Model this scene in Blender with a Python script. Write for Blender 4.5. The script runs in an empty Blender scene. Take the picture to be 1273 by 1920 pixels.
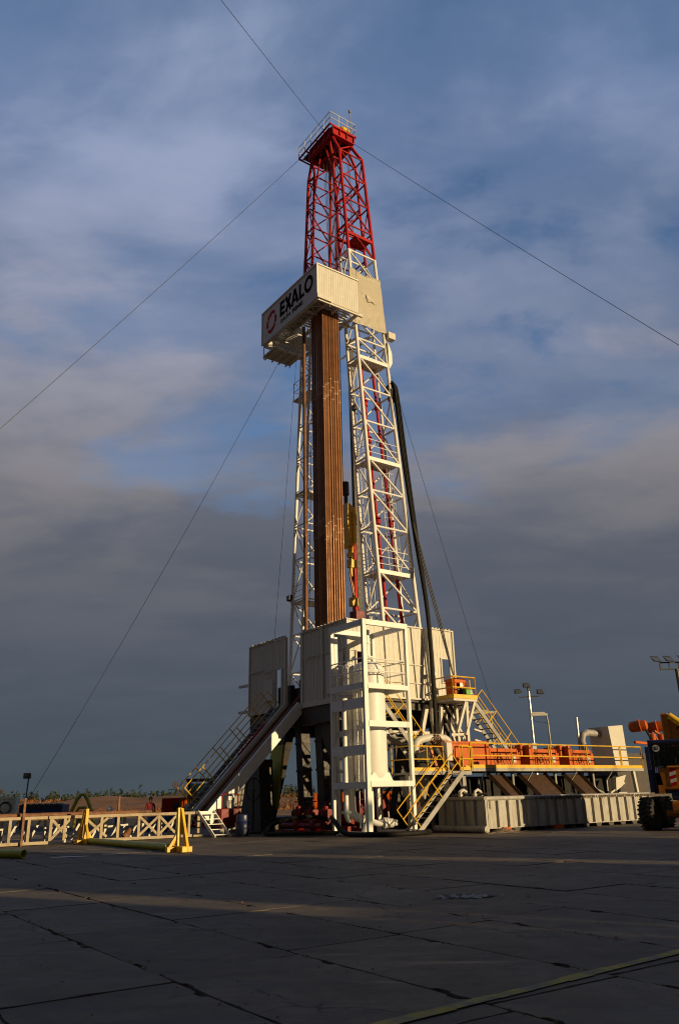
import bpy, math, random
from math import sin, cos, pi, radians, sqrt
from mathutils import Vector, Matrix
R = random.Random(7)
sc = bpy.context.scene
col = sc.collection

# ------------------------------------------------------------ camera
PITCH, ROLL = 0.34683, -0.02392
fw = Vector((0, cos(PITCH), sin(PITCH)))
u0 = Vector((0, -sin(PITCH), cos(PITCH)))
r0 = Vector((1, 0, 0))
rt = r0*cos(ROLL) + u0*sin(ROLL)
up = u0*cos(ROLL) - r0*sin(ROLL)
cam = bpy.data.cameras.new('camera')
co = bpy.data.objects.new('camera', cam)
m = Matrix((rt, up, -fw)).transposed().to_4x4()
m.translation = (0, 0, 1.5)
co.matrix_world = m
cam.sensor_fit = 'VERTICAL'
cam.sensor_height = 24.0
cam.lens = 1480/1920*24.0
cam.clip_start = 0.1
cam.clip_end = 6000
col.objects.link(co)
sc.camera = co

# ------------------------------------------------------------ exposure, sun
sc.view_settings.view_transform = 'Standard'
sc.view_settings.look = 'None'
sc.view_settings.exposure = 0.0
sc.view_settings.gamma = 1.0
sc.cycles.filter_width = 1.1
SUN_AZ = radians(-31)          # direction the light comes from, counted from +x
SUN_EL = radians(10.5)
sd = Vector((cos(SUN_AZ)*cos(SUN_EL), sin(SUN_AZ)*cos(SUN_EL), sin(SUN_EL)))
sl_ = bpy.data.lights.new('sun', 'SUN')
sl_.energy = 5.0
sl_.angle = radians(0.5)
sl_.color = (1.0, 0.74, 0.39)
so = bpy.data.objects.new('sun', sl_)
so.rotation_euler = sd.to_track_quat('Z', 'Y').to_euler()
so.location = (60, -40, 30)
col.objects.link(so)

# ------------------------------------------------------------ sky
wd = bpy.data.worlds.new('World')
sc.world = wd
wd.use_nodes = True
wt = wd.node_tree
wt.nodes.clear()
class NT:
    """small node-tree writer"""
    def __init__(s, t): s.t = t
    def n(s, ty, **k):
        o = s.t.nodes.new(ty)
        for a, b in k.items(): setattr(o, a, b)
        return o
    def put(s, sock, v):
        if isinstance(v, bpy.types.NodeSocket): s.t.links.new(v, sock)
        elif v is not None: sock.default_value = v
    def math(s, op, a, b=None, c=None, clamp=False):
        o = s.n('ShaderNodeMath', operation=op, use_clamp=clamp)
        for i, v in enumerate((a, b, c)): s.put(o.inputs[i], v)
        return o.outputs[0]
    def mix(s, f, a, b, blend='MIX'):
        o = s.n('ShaderNodeMix', data_type='RGBA', blend_type=blend)
        s.put(o.inputs[0], f); s.put(o.inputs[6], a); s.put(o.inputs[7], b)
        return o.outputs[2]
    def ramp(s, f, stops, interp='LINEAR'):
        o = s.n('ShaderNodeValToRGB')
        e = o.color_ramp.elements
        o.color_ramp.interpolation = interp
        while len(e) < len(stops): e.new(0.5)
        for i, (p, c) in enumerate(stops):
            e[i].position = p
            e[i].color = (c, c, c, 1) if isinstance(c, (int, float)) else (*c, 1)
        s.put(o.inputs[0], f)
        return o.outputs[0]
    def noise(s, v, scale, detail=6, rough=0.55, dist=0.0, lac=2.0):
        o = s.n('ShaderNodeTexNoise')
        s.put(o.inputs['Vector'], v)
        o.inputs['Scale'].default_value = scale
        o.inputs['Detail'].default_value = detail
        o.inputs['Roughness'].default_value = rough
        o.inputs['Distortion'].default_value = dist
        o.inputs['Lacunarity'].default_value = lac
        return o.outputs[0]
    def vec(s, x, y, z):
        o = s.n('ShaderNodeCombineXYZ')
        for i, v in enumerate((x, y, z)): s.put(o.inputs[i], v)
        return o.outputs[0]
W_ = NT(wt)
tc = W_.n('ShaderNodeTexCoord')
sp = W_.n('ShaderNodeSeparateXYZ')
W_.put(sp.inputs[0], tc.outputs['Generated'])
X, Y, Z = sp.outputs
sky = W_.n('ShaderNodeTexSky', sky_type='NISHITA', sun_disc=False, sun_elevation=SUN_EL,
           sun_rotation=pi/2-SUN_AZ, air_density=1.0, dust_density=1.2, ozone_density=2.0)
Zc = W_.math('MAXIMUM', Z, 0.0)
den = W_.math('ADD', Zc, 0.22)
px = W_.math('DIVIDE', X, den)
py = W_.math('DIVIDE', Y, den)
pv = W_.vec(px, W_.math('MULTIPLY', py, 1.25), Zc)
n1 = W_.noise(pv, 1.7, 9, 0.54, 0.35)          # cloud cover
n2 = W_.noise(W_.vec(W_.math('ADD', px, 3.7), W_.math('MULTIPLY', py, 1.6), Zc), 1.9, 8, 0.52, 0.3)   # thick and thin
n3 = W_.noise(W_.vec(W_.math('MULTIPLY', px, .8), W_.math('MULTIPLY', py, 1.35), 7.3), 5.0, 7, 0.55, 0.2)   # small rolls
cov = W_.ramp(Zc, [(0.0, 0.62), (0.26, 0.52), (0.37, 0.25), (0.50, 0.13), (0.72, 0.07), (0.82, 0.10), (0.95, 0.4)])
raw = W_.math('ADD', W_.math('ADD', n1, W_.math('MULTIPLY', W_.math('SUBTRACT', n3, 0.5), 0.34)), cov)
mask = W_.ramp(raw, [(0.46, 0.0), (0.60, 0.55), (0.78, 1.0)], 'EASE')
dark = W_.ramp(Zc, [(0.0, (.056, .077, .095)), (.16, (.080, .097, .128)), (.28, (.100, .114, .148)), (.38, (.145, .155, .20)), (.50, (.17, .20, .285)), (.7, (.165, .235, .40)), (.84, (.13, .21, .37)), (.95, (.05, .06, .09))])
lite = W_.ramp(Zc, [(0.0, (.062, .084, .102)), (.16, (.092, .108, .138)), (.26, (.135, .14, .165)), (.35, (.225, .215, .23)), (.50, (.32, .325, .40)), (.66, (.32, .37, .53)), (.84, (.24, .31, .47)), (.95, (.08, .09, .12))])
lum = W_.ramp(W_.math('ADD', n2, W_.math('MULTIPLY', W_.math('SUBTRACT', n3, .5), .38)), [(0.32, 0.0), (0.68, 1.0)], 'EASE')
ccol = W_.mix(lum, dark, lite)
# unseen sky behind the photographer is darkened and warmed to cut blue fill light
back = W_.ramp(W_.math('MULTIPLY_ADD', Y, .5, .5), [(.28, (.40, .31, .22)), (.62, (1.0, 1.0, 1.0))])
clear = W_.mix(1.0, sky.outputs[0], (1.0, 1.25, 1.55, 1), 'MULTIPLY')
b1 = W_.n('ShaderNodeBackground'); W_.put(b1.inputs[0], W_.mix(1.0, clear, back, 'MULTIPLY')); b1.inputs[1].default_value = 0.105
b2 = W_.n('ShaderNodeBackground'); W_.put(b2.inputs[0], W_.mix(1.0, ccol, back, 'MULTIPLY')); b2.inputs[1].default_value = 1.0
mx = W_.n('ShaderNodeMixShader')
W_.put(mx.inputs[0], mask)
W_.put(mx.inputs[1], b1.outputs[0]); W_.put(mx.inputs[2], b2.outputs[0])
wo = W_.n('ShaderNodeOutputWorld')
W_.put(wo.inputs[0], mx.outputs[0])

# ------------------------------------------------------------ materials
def material(name, base, rough=0.5, metal=0.0, vary=0.18, scale=3.0, dirt=None, dirt_amt=0.0, streak=False, bump=0.0,
             bscale=30.0, spec=0.5, coat=0.0, dirt_lo=0.5, dirt_hi=0.68, dscale=1.3, tone=False):
    mt = bpy.data.materials.new(name)
    mt.use_nodes = True
    t = NT(mt.node_tree)
    bs = mt.node_tree.nodes['Principled BSDF']
    tcd = t.n('ShaderNodeTexCoord')
    geo = t.n('ShaderNodeNewGeometry')
    P = geo.outputs['Position']
    nz = t.noise(P, scale, 5, 0.6)
    k0 = tuple(max(0, c*(1-vary)) for c in base)
    k1 = tuple(min(1, c*(1+vary*0.6)) for c in base)
    c = t.ramp(nz, [(0.3, k0), (0.7, k1)])
    if dirt:
        mp = t.n('ShaderNodeMapping')
        mp.inputs['Scale'].default_value = (5, 5, 0.55) if streak else (1, 1, 1)
        t.put(mp.inputs[0], P)
        dn = t.noise(mp.outputs[0], dscale, 9, 0.68, 0.2)
        f = t.ramp(dn, [(dirt_lo, 0.0), (dirt_hi, dirt_amt)])
        c = t.mix(f, c, (*dirt, 1))
    if tone:      # every pipe is a little darker or paler than its neighbours
        oi = t.n('ShaderNodeObjectInfo'); hv = t.n('ShaderNodeHueSaturation')
        t.put(hv.inputs['Value'], t.math('MULTIPLY_ADD', oi.outputs['Random'], .9, .55)); t.put(hv.inputs['Color'], c); c = hv.outputs[0]
    t.put(bs.inputs['Base Color'], c)
    rr = t.ramp(t.noise(P, scale*2.3, 4, 0.6), [(0.3, max(0, rough-0.1)), (0.7, min(1, rough+0.1))])
    t.put(bs.inputs['Roughness'], rr)
    bs.inputs['Metallic'].default_value = metal
    bs.inputs['Specular IOR Level'].default_value = spec
    if coat: bs.inputs['Coat Weight'].default_value = coat
    if bump:
        bp = t.n('ShaderNodeBump')
        bp.inputs['Strength'].default_value = bump
        bp.inputs['Distance'].default_value = 0.02
        t.put(bp.inputs['Height'], t.noise(P, bscale, 5, 0.6))
        t.put(bs.inputs['Normal'], bp.outputs[0])
    return mt
RUST = (.13, .045, .018)
M = {
 'white': material('white_paint', (.74, .735, .71), .42, vary=.06, dirt=(.32, .21, .12), dirt_amt=.5, streak=True, dscale=2.0, dirt_lo=.60, dirt_hi=.80),
 'cream': material('cream_panel', (.56, .54, .48), .5, vary=.06, dirt=(.30, .22, .14), dirt_amt=.45, streak=True, dscale=1.0, dirt_lo=.57, dirt_hi=.80, bump=.05, bscale=6),
 'tank': material('tank_paint', (.40, .39, .36), .55, vary=.15, dirt=(.17, .12, .075), dirt_amt=.85, streak=True, dirt_lo=.47, dirt_hi=.72, bump=.08, bscale=9, dscale=1.6),
 'grey': material('grey_steel', (.34, .335, .32), .55, vary=.2, dirt=(.12, .085, .06), dirt_amt=.7, dirt_lo=.45, dirt_hi=.65),
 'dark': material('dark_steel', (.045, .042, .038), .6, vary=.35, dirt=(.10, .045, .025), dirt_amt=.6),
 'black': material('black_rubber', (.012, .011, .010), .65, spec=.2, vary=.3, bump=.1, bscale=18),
 'tyre': material('tyre_rubber', (.012, .012, .013), .8, vary=.4, dirt=(.06, .05, .04), dirt_amt=.5, bump=.3, bscale=14),
 'red': material('red_paint', (.40, .014, .014), .6, spec=.18, vary=.18, dirt=(.16, .02, .015), dirt_amt=.6),
 'redd': material('valve_red_paint', (.20, .010, .011), .45, spec=.3, vary=.25, dirt=(.07, .02, .015), dirt_amt=.7),
 'yellow': material('yellow_paint', (.74, .44, .018), .42, vary=.12, dirt=(.30, .17, .04), dirt_amt=.6),
 'lime': material('yellow_green_paint', (.50, .47, .03), .45, vary=.15, dirt=(.2, .16, .03), dirt_amt=.6, streak=True),
 'orange': material('orange_paint', (.52, .105, .006), .5, spec=.25, vary=.15, dirt=(.22, .06, .025), dirt_amt=.7, streak=True),
 'amber': material('machine_amber_paint', (.50, .17, .010), .4, vary=.12, dirt=(.14, .07, .03), dirt_amt=.7, dirt_lo=.46),
 'blue': material('dark_blue_paint', (.018, .03, .105), .4, vary=.2, dirt=(.05, .045, .05), dirt_amt=.5),
 'midblue': material('blue_plastic', (.02, .09, .28), .4, vary=.2),
 'rust': material('rusty_steel', (.20, .085, .038), .7, vary=.4, scale=6, dirt=(.055, .028, .016), dirt_amt=.9, bump=.2, bscale=25),
 'pipe': material('drill_pipe_steel', (.27, .118, .045), .40, metal=.3, vary=.2, scale=1.0, dirt=(.09, .038, .016), dirt_amt=.6, dirt_lo=.55, dirt_hi=.72, dscale=1.4, bump=.1, bscale=22, tone=True),
 'band': material('white_band', (.42, .33, .23), .5, vary=.3, scale=20),
 'mud': material('dried_mud', (.06, .027, .012), .6, vary=.5, scale=8, dirt=(.022, .013, .009), dirt_amt=.95, streak=True, dscale=1.5, bump=.5, bscale=18),
 'catw': material('worn_tan_paint', (.36, .285, .18), .6, vary=.15, dirt=(.16, .10, .055), dirt_amt=.7),
 'galv': material('galvanised_steel', (.42, .42, .41), .4, metal=.5, vary=.2),
 'wire': material('steel_wire', (.05, .05, .055), .5, metal=.4, vary=.2),
 'tarp': material('beige_tarpaulin', (.44, .40, .31), .45, vary=.05, dirt=(.34, .29, .21), dirt_amt=.4, bump=.06, bscale=4),
 'green': material('green_plastic', (.10, .32, .035), .5, vary=.15),
 'ink': material('black_lettering', (.006, .006, .008), .9, spec=.05, vary=.1),
 'inkred': material('red_emblem', (.50, .015, .02), .85, spec=.08, vary=.1),
 'stickerwhite': material('white_sticker', (.72, .72, .70), .5, vary=.05),
 'skin': material('skin', (.42, .24, .17), .5, vary=.08),
 'cloth': material('red_work_jacket', (.16, .012, .02), .85, vary=.2),
 'trouser': material('dark_trousers', (.03, .03, .04), .85, vary=.2),
 'hair': material('dark_cap', (.015, .014, .014), .8, vary=.2),
 'bark': material('bark', (.13, .075, .048), .9, vary=.3),
 'twig': material('bare_twigs', (.17, .085, .05), .9, vary=.3, scale=.6),
 'pine': material('pine_foliage', (.040, .052, .024), .9, vary=.55, scale=.12),
 'brush': material('rusty_brush', (.24, .095, .028), .95, vary=.55, scale=.35),
 'heath': material('dry_heath', (.22, .095, .03), .95, vary=.5, scale=.08, dirt=(.09, .06, .022), dirt_amt=.9, dscale=.12, bump=.6, bscale=2),
 'graycont': material('grey_container_paint', (.72, .82, .79), .5, vary=.1, dirt=(.18, .15, .12), dirt_amt=.6, streak=True),
 'puddle': material('puddle_water', (.02, .02, .022), .04, vary=.1),
 'paper': material('wet_plastic_scrap', (.45, .47, .50), .35, vary=.3, scale=12),
 'lineyel': material('worn_yellow_line', (.36, .27, .03), .8, vary=.35, scale=5, dirt=(.13, .12, .10), dirt_amt=.95, dirt_lo=.42, dirt_hi=.6, dscale=3),
 'hole': material('dirt_and_bore_shade', (.022, .019, .016), .9, vary=.4, scale=8),
}
def glass(name, tint, rough=.04):
    mt = bpy.data.materials.new(name); mt.use_nodes = True
    t = NT(mt.node_tree); bs = mt.node_tree.nodes['Principled BSDF']
    tr = t.n('ShaderNodeBsdfTransparent'); tr.inputs[0].default_value = (*tint, 1)
    gl = t.n('ShaderNodeBsdfGlossy'); gl.inputs['Roughness'].default_value = rough
    lw = t.n('ShaderNodeFresnel'); lw.inputs[0].default_value = 1.5
    dn = t.noise(t.n('ShaderNodeNewGeometry').outputs['Position'], 4, 4, .6)
    mxx = t.n('ShaderNodeMixShader')
    t.put(mxx.inputs[0], t.math('ADD', lw.outputs[0], t.math('MULTIPLY', dn, .06)))
    t.put(mxx.inputs[1], tr.outputs[0]); t.put(mxx.inputs[2], gl.outputs[0])
    t.put(mt.node_tree.nodes['Material Output'].inputs[0], mxx.outputs[0])
    return mt
M['glass'] = glass('tinted_glass', (.30, .38, .36))
M['lampglass'] = material('lamp_glass', (.08, .09, .10), .3, vary=.2)

def concrete_material():
    mt = bpy.data.materials.new('yard_concrete'); mt.use_nodes = True
    t = NT(mt.node_tree); bs = mt.node_tree.nodes['Principled BSDF']
    P = t.n('ShaderNodeNewGeometry').outputs['Position']
    rnd = t.n('ShaderNodeAttribute', attribute_name='tone').outputs['Fac']
    a = t.noise(P, .55, 8, .62, .4)
    b = t.noise(P, 3.2, 8, .68)
    f = t.noise(P, 42, 4, .7)
    vo = t.n('ShaderNodeTexVoronoi', feature='DISTANCE_TO_EDGE'); vo.inputs['Scale'].default_value = .42
    wp = t.n('ShaderNodeVectorMath', operation='MULTIPLY_ADD'); wp.inputs[1].default_value = (.5, .5, .5)
    nn = t.n('ShaderNodeTexNoise'); nn.inputs['Scale'].default_value = 2.2; nn.inputs['Detail'].default_value = 6; t.put(nn.inputs['Vector'], P)
    t.put(wp.inputs[0], nn.outputs['Color']); t.put(wp.inputs[2], P); t.put(vo.inputs['Vector'], wp.outputs[0])
    crack = t.math('MULTIPLY', t.ramp(vo.outputs['Distance'], [(0.0, 1.0), (.006, .8), (.011, 0.0)]), t.ramp(a, [(.50, 0.0), (.56, .8)]))
    mp = t.n('ShaderNodeMapping'); mp.inputs['Rotation'].default_value = (0, 0, radians(-22)); mp.inputs['Scale'].default_value = (.35, 3.2, 1)
    t.put(mp.inputs[0], P)
    s = t.noise(mp.outputs[0], 1.1, 7, .65, .6)
    c = t.ramp(a, [(.30, (.070, .052, .033)), (.52, (.130, .099, .066)), (.72, (.185, .144, .098))])
    c = t.mix(t.ramp(b, [(.46, 0.0), (.66, .75)]), c, (.062, .050, .037, 1))
    c = t.mix(t.ramp(s, [(.52, 0.0), (.64, .75)]), c, (.045, .037, .028, 1))
    c = t.mix(t.ramp(s, [(.28, .35), (.40, 0.0)]), c, (.19, .15, .105, 1))
    c = t.mix(t.ramp(f, [(.35, .35), (.55, 0.0)]), c, (.08, .075, .068, 1))
    c = t.mix(crack, c, (.02, .018, .015, 1))
    hsv = t.n('ShaderNodeHueSaturation')
    t.put(hsv.inputs['Value'], t.math('ADD', t.math('MULTIPLY', rnd, .5), .75))
    t.put(hsv.inputs['Color'], c)
    t.put(bs.inputs['Base Color'], hsv.outputs[0])
    t.put(bs.inputs['Roughness'], t.ramp(s, [(.3, .85), (.58, .72), (.72, .42)]))
    bs.inputs['Specular IOR Level'].default_value = .35
    bp = t.n('ShaderNodeBump'); bp.inputs['Strength'].default_value = .55; bp.inputs['Distance'].default_value = .012
    t.put(bp.inputs['Height'], t.math('ADD', t.math('MULTIPLY', f, .5), b))
    t.put(bs.inputs['Normal'], bp.outputs[0])
    return mt
M['concrete'] = concrete_material()

# ------------------------------------------------------------ mesh helpers
# The drilling rig stands square to two directions: a runs to the right and away, b to the left and away.
TH = 0.6285
RO = Vector((0.89224, 34.03334, 0))
AX = Vector((cos(TH), sin(TH), 0)); BX = Vector((-sin(TH), cos(TH), 0))
def W(a, b, z=0): return RO + AX*a + BX*b + Vector((0, 0, z))

class MB:
    """collects shapes in its thing's own frame and links them as one mesh object"""
    def __init__(s): s.v = []; s.f = []
    def add(s, vs, fs):
        o = len(s.v)
        s.v += [tuple(p) for p in vs]
        s.f += [tuple(i+o for i in q) for q in fs]
        return s
    def box(s, x0, x1, y0, y1, z0, z1, c=0.0):
        if x0 > x1: x0, x1 = x1, x0
        if y0 > y1: y0, y1 = y1, y0
        if z0 > z1: z0, z1 = z1, z0
        if c <= 0 or min(x1-x0, y1-y0, z1-z0) < 2.2*c:
            return s.add([(x, y, z) for x in (x0, x1) for y in (y0, y1) for z in (z0, z1)],
                  [(0, 1, 3, 2), (4, 6, 7, 5), (0, 4, 5, 1), (2, 3, 7, 6), (0, 2, 6, 4), (1, 5, 7, 3)])
        lo, hi = (x0, y0, z0), (x1, y1, z1)
        vs = []; idx = {}
        for k in range(8):
            sg = [(k >> i) & 1 for i in range(3)]
            for ax in range(3):
                p = [0, 0, 0]
                for i in range(3):
                    e = lo[i] if not sg[i] else hi[i]
                    if i != ax: e += c if not sg[i] else -c
                    p[i] = e
                idx[(tuple(sg), ax)] = len(vs); vs.append(p)
        fs = []
        for ax in range(3):
            o1, o2 = (ax+1) % 3, (ax+2) % 3
            for d in (0, 1):
                q = []
                for e1, e2 in ((0, 0), (1, 0), (1, 1), (0, 1)):
                    g = [0, 0, 0]; g[ax] = d; g[o1] = e1; g[o2] = e2
                    q.append(idx[(tuple(g), ax)])
                fs.append(tuple(q if d else q[::-1]))
            for e1 in (0, 1):
                for e2 in (0, 1):
                    g0 = [0, 0, 0]; g1 = [0, 0, 0]; g0[o1] = g1[o1] = e1; g0[o2] = g1[o2] = e2; g1[ax] = 1
                    q = [idx[(tuple(g0), o1)], idx[(tuple(g1), o1)], idx[(tuple(g1), o2)], idx[(tuple(g0), o2)]]
                    fs.append(tuple(q if e1 == e2 else q[::-1]))
        for k in range(8):
            sg = tuple((k >> i) & 1 for i in range(3))
            q = [idx[(sg, 0)], idx[(sg, 1)], idx[(sg, 2)]]
            fs.append(tuple(q if (sum(sg) % 2) else q[::-1]))
        return s.add(vs, fs)
    def bar(s, p, q, w, h=None):
        """rectangular bar from p to q, w wide sideways and h high"""
        h = w if h is None else h
        p, q = Vector(p), Vector(q); d = (q-p).normalized()
        r = d.cross(Vector((0, 0, 1)))
        r = r.normalized() if r.length > 1e-4 else Vector((1, 0, 0))
        u = r.cross(d)
        vs = [c + r*(i*w/2) + u*(j*h/2) for c in (p, q) for i, j in ((-1, -1), (1, -1), (1, 1), (-1, 1))]
        return s.add(vs, [(3, 2, 1, 0), (4, 5, 6, 7), (0, 1, 5, 4), (1, 2, 6, 5), (2, 3, 7, 6), (3, 0, 4, 7)])
    def tube(s, p, q, r, r2=None, n=10, caps=True):
        return s.path([p, q], r if r2 is None else [r, r2], n, caps)
    def path(s, pts, r, n=8, caps=True, closed=False):
        pts = [Vector(p) for p in pts]; k = len(pts)
        rs = r if isinstance(r, (list, tuple)) else [r]*k
        prev = None; vs = []
        for i in range(k):
            if closed: d = pts[(i+1) % k]-pts[i-1]
            else: d = pts[min(i+1, k-1)]-pts[max(i-1, 0)]
            d.normalize()
            if prev is None:
                x = d.cross(Vector((0, 0, 1)))
                if x.length < 1e-3: x = d.cross(Vector((1, 0, 0)))
                x.normalize()
            else:
                x = prev - d*prev.dot(d); x.normalize()
            prev = x; y = d.cross(x)
            vs += [pts[i] + (x*cos(2*pi*j/n)+y*sin(2*pi*j/n))*rs[i] for j in range(n)]
        fs = []
        for i in range(k if closed else k-1):
            a0, b0 = i*n, ((i+1) % k)*n
            for j in range(n): fs.append((a0+j, a0+(j+1) % n, b0+(j+1) % n, b0+j))
        if caps and not closed:
            fs.append(tuple(range(n-1, -1, -1))); fs.append(tuple((k-1)*n+j for j in range(n)))
        return s.add(vs, fs)
    def lathe(s, c, prof, n=20, axis=(0, 0, 1)):
        """prof = list of (radius, height along axis) from c"""
        ax = Vector(axis).normalized()
        x = ax.cross(Vector((0, 0, 1)))
        x = x.normalized() if x.length > 1e-3 else Vector((1, 0, 0))
        y = ax.cross(x); c = Vector(c); vs = []; fs = []
        for r, h in prof: vs += [c+ax*h+(x*cos(2*pi*j/n)+y*sin(2*pi*j/n))*max(r, 1e-4) for j in range(n)]
        for i in range(len(prof)-1):
            for j in range(n): fs.append((i*n+j, i*n+(j+1) % n, (i+1)*n+(j+1) % n, (i+1)*n+j))
        fs.append(tuple(range(n-1, -1, -1))); fs.append(tuple((len(prof)-1)*n+j for j in range(n)))
        return s.add(vs, fs)
    def prism(s, pts, off):
        """planar polygon pts pushed along off"""
        pts = [Vector(p) for p in pts]; off = Vector(off); k = len(pts)
        vs = pts+[p+off for p in pts]
        fs = [tuple(range(k-1, -1, -1)), tuple(range(k, 2*k))]+[(i, (i+1) % k, k+(i+1) % k, k+i) for i in range(k)]
        return s.add(vs, fs)
    def torus(s, c, axis, Rr, r, n=20, k=6):
        ax = Vector(axis).normalized(); x = ax.cross(Vector((0, 0, 1)))
        x = x.normalized() if x.length > 1e-3 else Vector((1, 0, 0))
        y = ax.cross(x); c = Vector(c)
        return s.path([c+(x*cos(2*pi*i/n)+y*sin(2*pi*i/n))*Rr for i in range(n)], r, k, closed=True)
    def corr(s, p, q, z0, z1, nrm, depth=.022, pitch=.24, thick=.05, q_top=None):
        """profiled wall sheet from p to q (x,y), ribs along z, front face towards nrm"""
        p, q, nrm = Vector((*p, 0)), Vector((*q, 0)), Vector((*nrm, 0))
        L = (q-p).length; d = (q-p)/L; k = max(1, round(L/pitch)); w = L/k
        qt = L if q_top is None else L*q_top
        prof = []
        for i in range(k):
            for f, e in ((0, 0), (.42, 0), (.5, 1), (.92, 1)): prof.append(((i+f)*w, e*depth))
        prof.append((L, 0))
        m_ = len(prof); vs = []
        for z, sc_ in ((z0, 1), (z1, qt/L)):
            for t, e in prof: vs.append(p+d*t*sc_-nrm*e+Vector((0, 0, z)))
        for z, sc_ in ((z0, 1), (z1, qt/L)):
            for t, e in prof: vs.append(p+d*t*sc_-nrm*(depth+thick)+Vector((0, 0, z)))
        fs = []
        for i in range(m_-1):
            fs += [(i, i+1, m_+i+1, m_+i), (2*m_+i+1, 2*m_+i, 3*m_+i, 3*m_+i+1), (m_+i, m_+i+1, 3*m_+i+1, 3*m_+i), (i+1, i, 2*m_+i, 2*m_+i+1)]
        fs += [(0, m_, 3*m_, 2*m_), (m_-1, 3*m_-1, 4*m_-1, 2*m_-1)]
        return s.add(vs, fs)
    def build(s, name, mat, parent=None, smooth=None, label=None):
        ox, oy, oz = (parent['_o'] if parent is not None and '_o' in parent else (0, 0, 0))
        me = bpy.data.meshes.new(name)
        me.from_pydata([(x-ox, y-oy, z-oz) for x, y, z in s.v], [], s.f)
        me.materials.append(M[mat] if isinstance(mat, str) else mat)
        if smooth is not None:
            me.polygons.foreach_set('use_smooth', [True]*len(me.polygons))
            me.set_sharp_from_angle(angle=radians(smooth))
        me.update()
        o = bpy.data.objects.new(name, me)
        col.objects.link(o)
        if parent is not None:
            o.parent = parent
            if '_o' in parent: o['_o'] = parent['_o']
        if label: o['label'] = label
        return o
def tag(o, label, cat, group=None, kind=None):
    if label: o['label'] = label
    if cat: o['category'] = cat
    if group: o['group'] = group
    if kind: o['kind'] = kind
    return o
def rig(name, label, cat, a, b, z=0, group=None):
    """an Empty at a thing's base on the rig's axes; its parts are given in rig coordinates"""
    o = bpy.data.objects.new(name, None); col.objects.link(o)
    o.location = W(a, b, z); o.rotation_euler = (0, 0, TH); o['_o'] = (a, b, z); o.empty_display_size = .3
    return tag(o, label, cat, group)
def free(name, label, cat, loc, rz=0, group=None):
    """an Empty at a thing's base; its parts are given from that base"""
    o = bpy.data.objects.new(name, None); col.objects.link(o)
    o.location = loc; o.rotation_euler = (0, 0, rz); o.empty_display_size = .3
    return tag(o, label, cat, group)
def rigmesh(mb, name, mat, label, cat, a, b, z=0, group=None, kind=None, smooth=None):
    """a thing that is one mesh, given in rig coordinates"""
    mb.v = [(x-a, y-b, w-z) for x, y, w in mb.v]
    o = mb.build(name, mat, smooth=smooth)
    o.location = W(a, b, z); o.rotation_euler = (0, 0, TH)
    return tag(o, label, cat, group, kind)
def copy_tree(o, parent=None):
    c = o.copy(); col.objects.link(c)
    if parent is not None: c.parent = parent
    for ch in list(o.children): copy_tree(ch, c)
    return c
def railing(parent, pts, h=1.1, r=.022, mids=1, post=1.5, mat='yellow', name='railing', toe=False, square=False):
    """handrail along a run of points"""
    mb = MB(); pts = [Vector(p) for p in pts]
    for p, q in zip(pts, pts[1:]):
        n = max(1, round((q-p).length/post))
        for i in range(n+1):
            c = p.lerp(q, i/n); mb.tube(c, c+Vector((0, 0, h)), r, n=6)
        for k in range(mids+1):
            e = Vector((0, 0, h*(k+1)/(mids+1)))
            mb.tube(p+e, q+e, r, n=6)
        if toe: mb.bar(p+Vector((0, 0, .09)), q+Vector((0, 0, .09)), .02, .16)
    return mb.build(name, mat, parent, smooth=40)
def stairs(t, p0, p1, width, side, rail_mat='yellow', str_mat='grey', rail=True, n=None, rails=2, h=1.0):
    """straight flight from p0 (foot) to p1 (head); side = unit vector across"""
    p0, p1, side = Vector(p0), Vector(p1), Vector(side)
    n = n or max(3, round((p1.z-p0.z)/.22))
    for k in (-1, 1):
        MB().bar(p0+side*k*width/2, p1+side*k*width/2, .05, .2).build('stringer', str_mat, t)
    for i in range(1, n+1):
        c = p0.lerp(p1, (i-.5)/n)
        d = Vector((p1.x-p0.x, p1.y-p0.y, 0)).normalized()
        a, b = c-side*(width/2-.03), c+side*(width/2-.03)
        MB().prism([a-d*.11, b-d*.11, b+d*.11, a+d*.11], (0, 0, .03)).build('step', str_mat, t)
    if rail:
        for k in (-1, 1):
            mb = MB(); a, b = p0+side*k*width/2, p1+side*k*width/2
            a2 = a.lerp(b, .07); b2 = b
            m_ = max(2, round((b-a).length/1.5))
            dn = (b-a).normalized(); nrm = Vector((-dn.z*(dn.x), -dn.z*dn.y, dn.x**2+dn.y**2)); nrm.normalize()
            for i in range(m_+1):
                c = a2.lerp(b2, i/m_); mb.tube(c, c+nrm*h*.92, .024, n=6)
            for j in range(rails):
                e = nrm*h*.92*(j+1)/rails
                mb.tube(a2+e, b2+e, .024, n=6)
            mb.build('handrail', rail_mat, t, smooth=40)
# ============================================================ THE SETTING
def ground_sheet():
    mb = MB(); n = 40; L = 2500
    xs = [math.copysign(abs(i/n*2-1)**2.2, i/n*2-1)*L for i in range(n+1)]
    for x in xs:
        for y in xs: mb.v.append((x, y+400, -.06))
    for i in range(n):
        for j in range(n): mb.f.append((i*(n+1)+j, (i+1)*(n+1)+j, (i+1)*(n+1)+j+1, i*(n+1)+j+1))
    o = mb.build('ground', 'heath'); o['kind'] = 'structure'
ground_sheet()

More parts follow.
